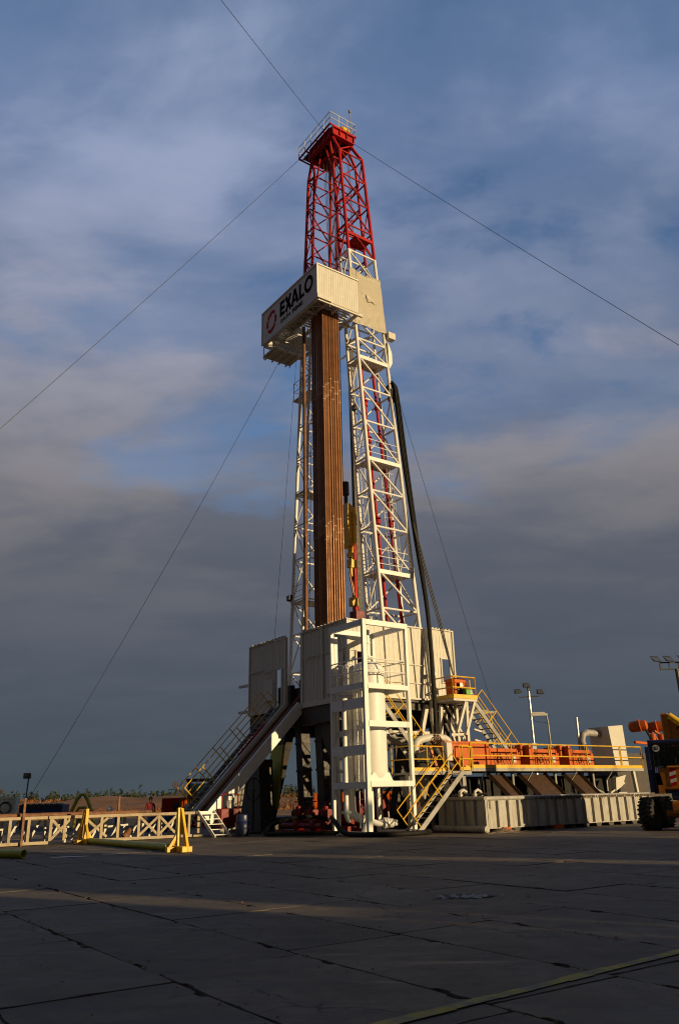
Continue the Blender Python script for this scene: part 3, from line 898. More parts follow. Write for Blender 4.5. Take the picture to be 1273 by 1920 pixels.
# travelling equipment hung in the mast
td = rig('top_drive', 'yellow top drive hanging in the mast beside the pipes', 'top drive', 5.1, 7.4, 11.4)
mb = MB(); mb.prism([(4.75, 7.2, 17.5), (5.25, 7.2, 17.25), (5.36, 7.2, 16.6), (5.16, 7.2, 14.95), (4.85, 7.2, 14.95), (4.70, 7.2, 16.3)], (0, .85, 0)); mb.build('body', 'yellow', td)
mb = MB(); mb.box(5.0, 5.2, 7.08, 7.2, 15.1, 17.0); mb.box(4.86, 5.3, 7.12, 7.2, 16.2, 16.3); mb.build('side_frame', 'yellow', td)
mb = MB(); mb.tube((5.1, 7.55, 14.95), (5.1, 7.55, 14.3), .16, n=12); mb.box(4.9, 5.4, 7.4, 7.7, 13.7, 14.2, .03); mb.tube((5.1, 7.55, 14.3), (5.1, 7.55, 13.2), .09, n=10)
mb.box(4.85, 5.1, 7.4, 7.6, 14.3, 14.55); mb.build('pipe_handler', 'yellow', td, smooth=40)
mb = MB(); mb.bar((4.95, 7.5, 13.4), (5.25, 7.5, 11.9), .09); mb.bar((5.2, 7.7, 13.4), (5.4, 7.7, 11.9), .09); mb.build('link', 'amber', td)
mb = MB(); mb.box(5.0, 5.45, 7.4, 7.75, 11.5, 12.0, .04); mb.build('elevator', 'yellow', td)
mb = MB(); mb.tube((5.05, 7.8, 17.4), (5.05, 7.8, 18.3), .12, n=10); mb.tube((5.05, 7.8, 18.2), (5.05, 7.8, 19.0), .2, n=14); mb.build('travelling_block', 'dark', td, smooth=40)
rigmesh(MB().bar((5.85, 7.85, 8), (5.75, 7.85, 29), .26, .3), 'guide_rail', 'dark', 'dark brown guide rail running up the mast behind the yellow top drive', 'guide rail', 5.85, 7.85, 8)
mb = MB(); mb.box(5.5, 5.8, 7.75, 8.05, 9.3, 16.2)
t = rig('red_column', 'bright red vertical column below the yellow top drive', 'column', 5.8, 7.3, 9.3)
mb.build('post', 'red', t); MB().box(5.3, 5.95, 7.5, 8.1, 8.6, 11.3, .03).build('base_box', 'redd', t)
mb = MB(); mb.tube((4.9, 7.1, 9.6), (4.9, 7.1, 10.3), .2, n=10); mb.tube((4.9, 7.1, 10.3), (4.9, 7.1, 10.7), .1, n=10); mb.box(4.6, 5.1, 6.9, 7.3, 9.0, 9.7); mb.build('iron_roughneck', 'dark', t, smooth=40)

# pipes racked in the mast -------------------------------------------------------
def drill_pipes():
    q = random.Random(2)
    zt = 28.6
    pm = MB()
    z = 0; prof = [(.082, 0), (.082, 22.55)]
    pm.lathe((0, 0, 0), [(.057, 0), (.057, 8.2), (.072, 8.3), (.072, 9.15), (.057, 9.25), (.057, 16.4), (.072, 16.5), (.072, 17.35), (.057, 17.45), (.057, zt-6.0)], 14)
    proto = pm.build('drill_pipe', 'pipe', smooth=30)
    js = []
    for z0 in (8.32, 9.06, 16.52, 17.26):
        j = MB(); j.tube((0, 0, z0), (0, 0, z0+.055), .075, n=12)
        o = j.build('tool_joint_band', 'band', smooth=30); o.parent = proto; js.append(o)
    first = True
    def put(a, b, label, group=None, dz=0):
        nonlocal first
        o = proto if first else copy_tree(proto)
        first = False
        o.location = W(a, b, 6.02+dz); o.rotation_euler = (0, 0, q.uniform(0, 6.28))
        tag(o, label, 'drill pipe', group)
    for i in range(8):
        for j in range(5 if i else 7):
            if i in (1,2,3,4,5,6) and 0 < j and j > 4: continue
            put(1.57+.153*i+q.gauss(0, .008), 4.93+.165*j+q.gauss(0, .01), 'brown steel drill pipe standing in the tight bundle under the sign box', 'drill pipes racked under the sign box', q.uniform(-.35, .35))
    rigmesh(MB().lathe((2.0, 7.5, 6.02), [(.10, 0), (.10, 8.3), (.12, 8.4), (.12, 9.2), (.10, 9.3), (.10, 22.4)], 12), 'drill_collar', 'rust', 'single dark rusty drill collar standing left of the pipe bundle, before the far mast leg', 'drill collar', 2.0, 7.5, 6.02, smooth=30)
drill_pipes()
# ============================================================ SUBSTRUCTURE
sub = rig('rig_substructure', 'dark steel substructure of sloping legs and girders carrying the rig floor', 'substructure', 5, 7.5, 0)
mb = MB()
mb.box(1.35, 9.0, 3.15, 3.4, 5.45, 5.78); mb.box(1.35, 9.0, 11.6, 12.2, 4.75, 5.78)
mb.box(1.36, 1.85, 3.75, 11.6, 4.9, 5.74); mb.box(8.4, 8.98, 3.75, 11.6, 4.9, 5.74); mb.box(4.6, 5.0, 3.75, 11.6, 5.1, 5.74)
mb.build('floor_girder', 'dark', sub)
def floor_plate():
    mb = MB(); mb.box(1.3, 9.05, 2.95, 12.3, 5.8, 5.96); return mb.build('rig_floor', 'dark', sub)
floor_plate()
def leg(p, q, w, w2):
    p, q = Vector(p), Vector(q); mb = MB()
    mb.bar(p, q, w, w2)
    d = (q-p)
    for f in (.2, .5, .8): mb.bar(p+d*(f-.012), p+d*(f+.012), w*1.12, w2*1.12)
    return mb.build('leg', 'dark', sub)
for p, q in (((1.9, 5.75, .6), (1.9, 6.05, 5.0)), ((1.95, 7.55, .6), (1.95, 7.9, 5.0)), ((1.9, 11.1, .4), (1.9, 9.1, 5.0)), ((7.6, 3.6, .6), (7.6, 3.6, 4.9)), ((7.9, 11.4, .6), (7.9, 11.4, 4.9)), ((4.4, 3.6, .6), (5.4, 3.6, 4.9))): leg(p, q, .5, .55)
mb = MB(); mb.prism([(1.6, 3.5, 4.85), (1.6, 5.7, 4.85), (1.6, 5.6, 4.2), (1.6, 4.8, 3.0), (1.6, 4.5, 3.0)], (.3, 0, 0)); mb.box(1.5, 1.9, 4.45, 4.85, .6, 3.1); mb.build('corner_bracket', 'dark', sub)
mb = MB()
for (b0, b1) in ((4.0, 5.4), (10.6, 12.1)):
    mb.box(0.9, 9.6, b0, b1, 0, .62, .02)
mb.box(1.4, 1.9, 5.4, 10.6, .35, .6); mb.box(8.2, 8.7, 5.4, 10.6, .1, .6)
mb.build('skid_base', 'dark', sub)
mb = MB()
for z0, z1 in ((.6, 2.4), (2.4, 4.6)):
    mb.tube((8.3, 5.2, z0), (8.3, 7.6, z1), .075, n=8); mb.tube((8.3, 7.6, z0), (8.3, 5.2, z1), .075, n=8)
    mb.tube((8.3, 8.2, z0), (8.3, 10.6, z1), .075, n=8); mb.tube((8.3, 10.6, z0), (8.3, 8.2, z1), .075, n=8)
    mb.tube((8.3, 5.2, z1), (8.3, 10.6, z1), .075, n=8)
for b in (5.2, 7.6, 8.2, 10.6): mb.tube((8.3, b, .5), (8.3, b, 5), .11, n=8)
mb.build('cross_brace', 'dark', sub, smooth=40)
mb = MB()
for b in (6.7, 7.3): mb.tube((5.6, b, .2), (5.3, b+.1, 4.8), .13, n=10)
mb.tube((5.6, 7.0, 1.0), (5.6, 7.0, 3.2), .34, n=14); mb.tube((5.6, 7.0, 2.0), (5.6, 7.0, 2.2), .5, n=14)
mb.build('raising_cylinder', 'cream', sub, smooth=40)
mb = MB()
mb.bar((2.7, 3.05, 5.75), (2.7, 3.05, 2.7), .16); mb.bar((2.95, 3.05, 5.7), (3.9, 3.05, 4.0), .14); mb.bar((2.0, 3.05, 4.35), (6.2, 3.05, 4.35), .16)
mb.bar((6.15, 3.05, 5.7), (5.15, 3.05, 2.6), .2); mb.tube((6.4, 2.9, 5.9), (6.4, 2.9, 4.9), .16, n=10); mb.bar((6.4, 2.9, 4.9), (6.55, 2.9, 2.7), .17)
mb.bar((7.2, 3.05, 5.6), (8.3, 3.05, 3.6), .14); mb.bar((8.6, 3.05, 5.6), (7.4, 3.05, 3.4), .14); mb.bar((7.2, 3.05, 3.9), (8.9, 3.05, 3.9), .12)
mb.build('pale_brace', 'cream', sub, smooth=40)
mb = MB(); mb.prism([(1.35, 9.75, 4.1), (1.35, 8.75, 4.1), (1.35, 9.35, 1.0), (1.35, 11.25, 1.0)], (.12, 0, 0))
rigmesh(mb, 'leg_guard', 'lime', 'sloping yellow green steel panel on the shaded leg behind the ramp', 'steel panel', 1.4, 10, 1.0)
mb = MB(); mb.prism([(2.8, 11.9, 5.0), (2.8, 12.35, 5.0), (2.8, 12.5, 3.9), (2.8, 12.0, 3.9)], (.1, 0, 0))
rigmesh(mb, 'leg_guard', 'lime', 'small yellow green plate under the corner of the far panel', 'steel panel', 2.8, 12, 3.9)
mb = MB(); mb.prism([(.25, 11.05, 2.3), (.25, 9.3, 3.4), (.25, 9.0, .0), (.25, 11.8, .0)], (.8, 0, 0))
rigmesh(mb, 'shade_plate', 'dark', 'dark steel side plate with a sloping edge behind the large handwheel', 'steel plate', .5, 10.5, 0)
# things under the floor
def red_manifold():
    t = rig('valve_manifold', 'red valve manifold with upright valves on the ground under the rig floor', 'valve manifold', -.2, 4.4, 0)
    mb = MB(); mb.tube((.3, 3.3, .55), (.3, 6.3, .55), .15, n=12); mb.tube((-.1, 3.2, .35), (-.1, 6.4, .35), .11, n=12)
    mb.box(-.4, .7, 3.1, 6.5, .06, .16); mb.build('pipe_run', 'redd', t, smooth=40)
    for b in (3.5, 4.6, 5.7):
        v = MB(); v.tube((.3, b, .5), (.3, b, 1.15), .13, n=12); v.lathe((.3, b, .85), [(.05, -.22), (.2, -.18), (.22, 0), (.2, .18), (.05, .22)], 14, (0, 0, 1))
        v.tube((.3, b-.3, .85), (.3, b+.3, .85), .12, n=12); v.tube((.3, b-.32, .85), (.3, b-.26, .85), .19, n=14); v.tube((.3, b+.26, .85), (.3, b+.32, .85), .19, n=14)
        o = v.build('valve', 'redd', t, smooth=40)
        h = MB(); h.torus((.3, b, 1.35), (0, 0, 1), .22, .022, 16); h.tube((.3, b, 1.1), (.3, b, 1.37), .025, n=6)
        for k in range(3): h.tube((.3-.22*cos(k*2.1), b-.22*sin(k*2.1), 1.35), (.3, b, 1.35), .014, n=5)
        h.build('handwheel', 'redd', o, smooth=40)
    for b in (3.9, 5.2): MB().lathe((.0, b, .38), [(.1, -.26), (.22, -.2), (.25, 0), (.22, .2), (.1, .26)], 14, (1, 0, 0)).build('choke', 'redd', t, smooth=40)
red_manifold()
t = rig('pump_skid', 'low dark red pump skid between the white tower and the substructure', 'pump skid', 1.8, 5, 0)
mb = MB(); mb.box(1.0, 3.6, 2.85, 3.9, .08, .3); mb.build('skid', 'redd', t)
mb = MB(); mb.lathe((1.6, 3.4, .85), [(.1, -.4), (.5, -.35), (.55, 0), (.5, .35), (.1, .4)], 18, (0, 1, 0)); mb.box(2.1, 3.4, 2.95, 3.8, .3, 1.5, .05); mb.build('pump_body', 'redd', t, smooth=40)
t = rig('tool_cart', 'dark red two wheeled tool cart beside the foot of the ramp', 'tool cart', -2.6, 7.2, 0)
mb = MB(); mb.box(-3.2, -2.2, 6.6, 7.5, .35, 1.15, .03); mb.build('cabinet', 'redd', t)
mb = MB(); mb.tube((-3.1, 6.7, .3), (-3.1, 6.7, 1.75), .03, n=6); mb.tube((-2.3, 6.7, .3), (-2.3, 6.7, 1.75), .03, n=6); mb.tube((-3.1, 6.7, 1.75), (-2.3, 6.7, 1.75), .03, n=6); mb.build('handle', 'redd', t, smooth=40)
for a in (-3.1, -2.3):
    MB().lathe((a, 6.55, .17), [(.05, -.05), (.17, -.04), (.17, .04), (.05, .05)], 14, (0, 1, 0)).build('wheel', 'galv', t, smooth=40)
t = rig('large_handwheel', 'large thin handwheel on a dark stand in the shade behind the tool cart', 'handwheel', -.9, 8, 0)
mb = MB(); mb.torus((-1.0, 7.6, 1.95), (1, .2, 0), .5, .03, 24); mb.tube((-1.0, 7.1, 1.95), (-1.0, 8.1, 1.95), .02, n=5); mb.tube((-1.0, 7.6, 1.45), (-1.0, 7.6, 2.45), .02, n=5); mb.build('wheel', 'dark', t, smooth=40)
mb = MB(); mb.tube((-1, 7.6, 0), (-1, 7.6, 1.95), .05, n=8); mb.box(-1.3, -.7, 7.3, 7.9, 0, .1); mb.build('stand', 'dark', t, smooth=40)
t = rig('drum', 'dark blue drum on the ground beside the small steps at the ramp foot', 'drum', -2.5, 5.9, 0)
MB().lathe((-2.5, 5.9, 0), [(.27, 0), (.29, .02), (.29, .3), (.305, .31), (.29, .33), (.29, .58), (.305, .6), (.29, .62), (.29, .86), (.27, .88)], 20).build('shell', 'blue', t, smooth=40)
def hose(name, mat, label, pts, r, sub=10):
    P = [Vector(p) for p in pts]; out = []
    for i in range(len(P)-1):
        p0, p1, p2, p3 = P[max(i-1, 0)], P[i], P[i+1], P[min(i+2, len(P)-1)]
        for k in range(sub):
            f = k/sub
            out.append(.5*((2*p1)+(p2-p0)*f+(2*p0-5*p1+4*p2-p3)*f*f+(3*p1-p0-3*p2+p3)*f**3))
    out.append(P[-1])
    a, b, z = P[0]
    return rigmesh(MB().path(out, r, 8), name, mat, label, 'hose', a, b, 0, smooth=50)
hose('ground_hose', 'black', 'thick black hose looping on the ground in front of the red manifold', [(.3, 3.2, .6), (-.6, 3.6, .75), (-1.6, 4.4, .55), (-2.1, 4.6, .12), (-1.6, 3.6, .1), (-.6, 2.6, .1), (.2, 2.0, .1)], .085)
hose('ground_hose', 'black', 'thick black hose curling round the foot of the white tower', [(.2, 2.9, .7), (-.35, 1.9, .55), (-.5, .9, .12), (-.2, -.6, .1), (.9, -1.25, .1), (2.2, -1.0, .1), (2.9, -.1, .1), (2.8, 1.5, .1), (2.6, 3.0, .3)], .10)

# ============================================================ WIND WALLS OF THE RIG FLOOR
t = rig('wind_wall', 'tall cream corrugated wall enclosing the near corner of the rig floor', 'wind wall', 3.4, 3, 5.8)
mb = MB(); mb.corr((1.3, 6.85), (1.3, 4.95), 5.98, 9.46, (-1, 0)); mb.corr((1.3, 4.93), (1.3, 2.9), 5.98, 9.5, (-1, 0)); mb.build('front_sheet', 'cream', t)
mb = MB()
mb.bar((1.27, 6.86, 9.48), (1.27, 2.88, 9.52), .08, .07); mb.bar((1.22, 6.6, 8.15), (1.22, 5.0, 8.15), .05, .035); mb.bar((1.22, 4.8, 8.15), (1.22, 3.0, 8.15), .05, .035); mb.bar((1.24, 4.94, 5.98), (1.24, 4.94, 9.46), .05, .08)
for k in range(12): mb.box(1.2, 1.3, 3.1+k*.31, 3.2+k*.31, 9.5, 9.56)
mb.box(1.25, 1.4, 6.75, 6.95, 5.7, 9.5); mb.box(1.24, 1.42, 2.86, 3.0, 5.8, 9.54); mb.box(1.25, 1.5, 2.9, 6.9, 5.72, 5.97)
mb.build('frame', 'cream', t)
mb = MB(); mb.box(1.2, 1.24, 3.2, 4.6, 6.15, 8.0); mb.build('sliding_hatch', 'cream', t)
mb = MB()
mb.corr((1.42, 2.9), (2.35, 2.9), 8.02, 9.48, (0, -1), .012); mb.corr((1.42, 2.9), (1.75, 2.9), 5.98, 8.0, (0, -1), .012); mb.corr((1.75, 2.9), (2.35, 2.9), 5.98, 7.05, (0, -1), .012)
mb.corr((2.37, 2.9), (6.25, 2.9), 5.98, 9.48, (0, -1), .010, pitch=.3, q_top=.94); mb.build('side_sheet', 'cream', t)
mb = MB(); mb.bar((1.3, 2.87, 9.5), (6.0, 2.87, 9.5), .07, .07); mb.bar((2.4, 2.84, 7.6), (6.05, 2.84, 7.6), .03, .04); mb.bar((2.4, 2.84, 6.7), (6.15, 2.84, 6.7), .03, .04); mb.bar((1.4, 2.87, 5.95), (6.3, 2.87, 5.95), .08, .08)
for k, (x0, x1) in enumerate(((2.36, 2.36), (3.6, 3.5), (4.6, 4.4), (5.45, 5.25), (6.25, 6.0))): mb.bar((x0, 2.85, 5.98), (x1, 2.85, 9.48), .05, .04)
mb.bar((1.75, 2.86, 7.05), (1.75, 2.86, 8.0), .06, .06); mb.bar((1.75, 2.86, 8.02), (2.36, 2.86, 8.02), .06, .06); mb.bar((1.75, 2.86, 7.05), (2.36, 2.86, 7.05), .06, .06)
mb.build('seam_trim', 'cream', t)
t = rig('wind_wall', 'cream corrugated wall standing apart at the left, with an open doorway', 'wind wall', 1.3, 10.3, 5.9)
mb = MB(); mb.corr((1.3, 12.2), (1.3, 10.6), 6.05, 9.55, (-1, 0)); mb.corr((1.3, 10.6), (1.3, 8.4), 7.95, 9.55, (-1, 0)); mb.corr((1.3, 10.6), (1.3, 9.5), 6.05, 7.93, (-1, 0)); mb.corr((1.3, 8.75), (1.3, 8.4), 6.05, 7.95, (-1, 0)); mb.build('sheet', 'cream', t)
mb = MB(); mb.bar((1.27, 12.22, 9.57), (1.27, 8.38, 9.6), .08, .07); mb.bar((1.24, 10.6, 7.95), (1.24, 9.5, 7.95), .04, .04); mb.bar((1.24, 12.1, 8.1), (1.24, 10.7, 8.1), .04, .04)
for b in (12.2, 9.48, 8.76, 8.4): mb.box(1.24, 1.4, b-.04, b+.04, 6, 9.55 if b in (12.2, 8.4) else 7.95)
for k in range(11): mb.box(1.2, 1.3, 8.6+k*.32, 8.72+k*.32, 9.58, 9.64)
mb.box(1.25, 1.5, 8.4, 12.25, 5.8, 6.04); mb.build('frame', 'cream', t)
MB().box(1.2, 1.235, 9.55, 10.5, 6.4, 7.5).build('hatch', 'cream', t)
mb = MB(); mb.bar((1.6, 12.2, 7.55), (1.6, 13.9, 7.6), .14); mb.bar((1.6, 12.2, 6.1), (1.6, 13.9, 6.15), .14); mb.build('side_beam', 'cream', t)
t = rig('wind_wall', 'narrow cream corrugated cabin at the right behind the black hoses, with a square window', 'wind wall', 7.8, 3.5, 5.9)
mb = MB(); mb.corr((6.9, 3.5), (7.72, 3.5), 5.98, 9.7, (0, -1), .012, pitch=.2); mb.corr((7.72, 3.5), (8.36, 3.5), 8.2, 9.68, (0, -1), .012, pitch=.2); mb.corr((7.72, 3.5), (8.36, 3.5), 5.98, 6.95, (0, -1), .012, pitch=.2); mb.corr((8.36, 3.5), (8.66, 3.5), 5.98, 9.66, (0, -1), .012, pitch=.15); mb.build('sheet', 'cream', t)
mb = MB(); mb.corr((6.9, 5.6), (6.9, 3.5), 5.98, 9.7, (-1, 0)); mb.build('end_sheet', 'cream', t)
mb = MB()
for a in (7.74, 8.34): mb.box(a-.03, a+.03, 3.45, 3.52, 6.95, 8.2)
for z in (6.95, 8.2): mb.box(7.7, 8.38, 3.44, 3.53, z-.03, z+.03)
mb.box(8.62, 8.70, 3.44, 3.6, 5.98, 9.7); mb.box(6.86, 6.95, 3.44, 3.6, 5.98, 9.74); mb.bar((6.9, 3.47, 9.72), (8.7, 3.47, 9.7), .07, .06)
for k in range(7): mb.box(7.0+k*.23, 7.09+k*.23, 3.45, 3.6, 9.74, 9.8)
mb.build('frame', 'cream', t)
# machinery seen dark in the gap above the ramp
t = rig('drawworks', 'dark machinery filling the open gap at the head of the ramp', 'drawworks', 2.6, 7.6, 6)
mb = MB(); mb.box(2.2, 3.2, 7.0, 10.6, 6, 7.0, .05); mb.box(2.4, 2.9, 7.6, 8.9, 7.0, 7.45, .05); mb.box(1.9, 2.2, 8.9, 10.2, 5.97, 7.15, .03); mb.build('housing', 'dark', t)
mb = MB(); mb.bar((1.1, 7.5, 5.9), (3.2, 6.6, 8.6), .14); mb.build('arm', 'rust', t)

# ============================================================ RAMP, CATWALK, STAIRS AT THE LEFT
ramp = rig('pipe_ramp', 'long sloping pipe ramp rising from the catwalk to the gap in the rig floor', 'ramp', -1.2, 7.75, 0)
r0_, r1_ = Vector((-3.75, 0, .78)), Vector((1.25, 0, 5.95))
def rp(b, f, up_=0):
    d = (r1_-r0_).normalized(); n = Vector((-d.z, 0, d.x)); p = r0_.lerp(r1_, f)+n*up_; return Vector((p.x, b, p.z))
mb = MB(); mb.prism([rp(7.12, 0, -.12), rp(7.12, 1, -.12), rp(8.45, 1, -.12), rp(8.45, 0, -.12)], (-.04, 0, .04)); mb.build('slide_plate', 'rust', ramp)
for b in (7.05, 8.5):
    mb = MB(); mb.prism([rp(b-.06, 0, -.42), rp(b-.06, 1, -.42), rp(b-.06, 1, .12), rp(b-.06, 0, .12)], (0, .12, 0)); mb.build('side_beam', 'white', ramp)
for b in (7.45, 8.1):
    mb = MB(); mb.path([rp(b, 0, -.02), rp(b, .5, -.02), rp(b, 1.02, 0)], .06, 8); mb.build('skid_rail', 'rust', ramp, smooth=40)
mb = MB(); mb.bar((-.8, 9.4, 2.3), (-.8, 9.8, 0), .5, .35); mb.bar((-2.6, 8.5, 1.6), (-2.6, 8.6, 0), .2); mb.bar((-2.6, 7.05, 1.5), (-2.6, 7.05, 0), .2); mb.build('support_leg', 'grey', ramp)
mb = MB(); mb.tube(rp(8.62, .52, .15), rp(8.62, .80, .15), .06, n=8); o = mb.build('red_hose', 'red', ramp)
t = rig('side_stair', 'long steel stair with yellow handrails climbing along the far side of the ramp', 'stair', -1, 9.2, 0)
stairs(t, (-3.6, 9.05, 1.0), (1.15, 9.05, 6.0), .75, (0, 1, 0), n=20, h=1.15)
catwalk = rig('catwalk', 'long low catwalk with a white cross braced side, leading to the ramp', 'catwalk', -9, 7.8, 0)
def make_catwalk():
    b = 7.0
    mb = MB(); mb.box(-17, -3.9, b+.05, 8.75, .92, 1.0); mb.build('deck', 'rust', catwalk)
    mb = MB(); mb.box(-17, -10.65, b-.06, b+.06, .95, 1.06); mb.box(-10.6, -3.9, b-.06, b+.06, .95, 1.06); mb.box(-17, -10.55, b-.06, b+.06, .03, .14); mb.box(-9.6, -3.9, b-.06, b+.06, .03, .14); mb.build('side_rail', 'catw', catwalk)
    for a in (-16.5, -15.4, -14.2, -13.0, -12.05, -11.35, -10.5, -9.95, -9.15, -8.45, -7.75, -6.85, -5.95, -5.1, -4.55, -4.1): MB().box(a-.055, a+.055, b-.05, b+.05, .14, .95).build('post', 'catw', catwalk)
    for a0, a1 in ((-10.45, -9.75), (-9.1, -8.2), (-6.8, -5.98), (-5.92, -5.14), (-14.2, -13.0)):
        MB().bar((a0, b, .2), (a1, b, .92), .07, .10).bar((a0, b+.02, .92), (a1, b+.02, .2), .07, .10).build('cross_brace', 'catw', catwalk)
    mb = MB()
    for k in range(15):
        a = -16.2+k*.85; mb.bar((a, 8.6, 0), (a, 8.6, .92), .1); mb.bar((a+.1, 8.1, .1), (a+.5, 8.1, .9), .08)
        if k % 3 == 1: mb.bar((a, 8.3, .55), (a+.9, 8.3, .6), .07)
    mb.build('inner_frame', 'cream', catwalk)
make_catwalk()
for i, (a0, a1, b, r) in enumerate(((-17, -6.2, 7.25, .09), (-16, -8.3, 7.5, .09))):
    lb = ('rusty pipe lying on the catwalk nearest its white side', 'rusty pipe lying on the catwalk behind the nearest pipe')[i]
    rigmesh(MB().tube((a0, b, 1.1), (a1, b, 1.1), r, n=12), 'casing_pipe', 'rust', lb, 'pipe', a0, b, 1.0, 'pipes on the catwalk', smooth=40)
for a in (-11.6, -7.0):
    lb = 'thin rusty upright stake beside the left part of the catwalk' if a < -9 else 'thin dark upright stake behind the catwalk, left of the orange containers'
    rigmesh(MB().bar((a, 6.85 if a < -9 else 9.0, 0), (a, 6.9 if a < -9 else 9.0, 1.75), .08), 'stake', 'rust', lb, 'stake', a, 7, 0)
rigmesh(MB().tube((-9.3, 6.5, .14), (-9.0, 6.5, .14), .14, n=14), 'pipe_offcut', 'rust', 'short brown pipe offcut on the ground under the catwalk edge, beside the far yellow stand', 'pipe offcut', -9.3, 6.5, 0, smooth=40)
rigmesh(MB().tube((-7.3, 7.4, .13), (-7.0, 7.4, .42), .14, n=14), 'pipe_offcut', 'rust', 'short orange brown pipe leaning inside the catwalk between two posts', 'pipe offcut', -7.3, 7.4, 0, smooth=40)
steps = rig('ladder_steps', 'small white set of steps at the foot of the ramp', 'steps', -3.6, 6.4, 0)
mb = MB()
for b_, s in ((6.9, 0), (6.9, 1)):
    pass
for a in (-4.2, -3.45): mb.bar((a, 6.85, 1.05), (a+.3, 5.75, 0), .05, .13)
mb.build('side_rail', 'white', steps)
for k in range(5):
    f = (k+.5)/5; mb = MB(); mb.box(-4.2+.3*f, -3.45+.3*f, 6.85-1.1*f-.1, 6.85-1.1*f+.1, 1.05*(1-f)-.015, 1.05*(1-f)+.015); mb.build('step', 'white', steps)
mb = MB(); mb.box(-4.25, -3.4, 6.85, 7.0, .95, 1.06); mb.build('landing', 'white', steps)
# yellow stands
stand = rig('pipe_rack_stand', 'yellow A shaped pipe stand, nearer one with its foot towards the camera', 'pipe stand', -9.16, -1.95, 0, 'yellow pipe stands')
MB().bar((-9.16, -2.0, .1), (-9.16, -1.95, 1.30), .11, .12).build('post', 'yellow', stand)
MB().bar((-9.0, -2.3, .1), (-9.11, -2.0, 1.28), .10, .10).build('brace', 'yellow', stand)
MB().bar((-9.16, -1.55, .15), (-9.16, -1.93, .7), .08, .08).build('brace', 'yellow', stand)
MB().bar((-9.45, -1.95, .12), (-9.2, -1.95, .5), .07, .08).build('brace', 'yellow', stand)
mb = MB(); mb.box(-9.55, -8.82, -2.04, -1.86, .0, .15, .01); mb.box(-9.26, -9.06, -2.5, -1.45, .002, .17, .01); mb.box(-9.02, -8.87, -2.42, -2.05, .0, .16, .01); mb.build('foot', 'yellow', stand)
far = copy_tree(stand); far.location = W(-9.35, 6.2, 0); far.rotation_euler = (0, 0, TH+pi)
far['label'] = 'yellow A shaped pipe stand, farther one in front of the catwalk'
rigmesh(MB().tube((-9.3, 6.0, .12), (-9.25, -1.4, .12), .115, n=14), 'yellow_pipe', 'lime', 'long yellow pipe lying on the ground between the two yellow stands', 'pipe', -9.3, 2, 0, smooth=40)
t = free('yellow_pipe', 'yellow pipe on the ground with its dark open end showing, nearest the left edge', 'pipe', (-9.65, 25.55, .125))
def open_pipe():
    d = Vector((3.6, -1.75, 0)).normalized()
    MB().lathe((0, 0, 0), [(.125, -5.5), (.125, 0), (.105, 0), (.105, -.8)], 18, d).build('tube', 'lime', t, smooth=40)
    MB().lathe(-d*.45, [(.104, 0), (.104, .01)], 18, d).build('bore_shade', 'hole', t)  # dark disc stands in for the shade inside the open pipe
open_pipe()

# ============================================================ WHITE SEPARATOR TOWER
tw = rig('separator_tower', 'tall white box frame tower holding a white upright vessel, in front of the rig', 'separator tower', 1.2, 1.2, 0)
S_ = 2.4; H = 8.84
for a, b in ((0, 0), (S_, 0), (0, S_), (S_, S_)):
    mb = MB(); mb.box(a-.02, a+.15 if a == 0 else a+.13, b, b+.15, 0, H-.002)
    if (a, b) == (0, 0): mb.box(.152, .21, .03, .11, .1, H-.3)
    if (a, b) == (0, S_): mb.box(.2, .36, S_+.02, S_+.14, .05, H-.4)
    mb.build('column', 'white', tw)
def beam(*c): MB().box(*c).build('beam', 'white', tw)
for z0, z1 in ((8.58, 8.83), (5.85, 6.12), (5.05, 5.48), (3.15, 3.55), (1.82, 2.08), (.02, .16)):
    beam(-.03, .13, .16, S_, z0, z1)
beam(.16, S_, -.02, .14, 8.6, 8.83); beam(.16, S_, -.02, .14, 5.86, 6.06); beam(.16, S_, -.02, .14, 4.28, 4.52); beam(.16, S_, -.02, .14, 1.88, 2.1); beam(.16, S_, 0, .14, .02, .12)
for z0, z1 in ((8.6, 8.82), (5.86, 6.1), (1.88, 2.08), (.02, .14)): beam(S_, S_+.14, .16, S_, z0, z1)
for z0, z1 in ((8.6, 8.82), (5.86, 6.1), (4.0, 4.25), (2.5, 2.6), (1.88, 2.08)): beam(.2, S_, S_+.02, S_+.14, z0, z1)
for z in (4.85, 2.85): MB().box(.19, .215, .16, .2, z, z+.4).build('rusty_plate', 'rust', tw)
mb = MB()
mb.box(.2, S_, .14, 1.0, 6.06, 6.1); mb.box(1.75, S_, 1.0, S_, 6.06, 6.1); mb.box(.2, S_-.2, .2, .26, 5.98, 6.05); mb.build('platform_plate', 'white', tw)
railing(tw, [(.05, S_, 6.1), (.05, .1, 6.1), (S_+.05, .1, 6.1), (S_+.05, S_, 6.1)], 1.05, .03, 1, 1.3, 'white')
railing(tw, [(S_+.05, S_+.05, 6.1), (.05, S_+.05, 6.1)], 1.05, .03, 1, 1.3, 'white')
vc = (1.12, 1.2)
mb = MB(); mb.lathe((*vc, 0), [(.1, 2.02), (.45, 2.06), (.66, 2.25), (.72, 2.5), (.72, 5.75), (.745, 5.76), (.745, 5.82), (.72, 5.83), (.72, 6.75), (.70, 6.9), (.6, 7.05), (.4, 7.16), (.2, 7.2)], 36)
ves = mb.build('vessel', 'white', tw, smooth=35)
mb = MB(); mb.tube((*vc, 6.62), (*vc, 6.68), .79, n=32); mb.tube((*vc, 6.70), (*vc, 6.76), .79, n=32)
for k in range(24): a = 2*pi*k/24; mb.tube((vc[0]+.76*cos(a), vc[1]+.76*sin(a), 6.58), (vc[0]+.76*cos(a), vc[1]+.76*sin(a), 6.8), .02, n=5)
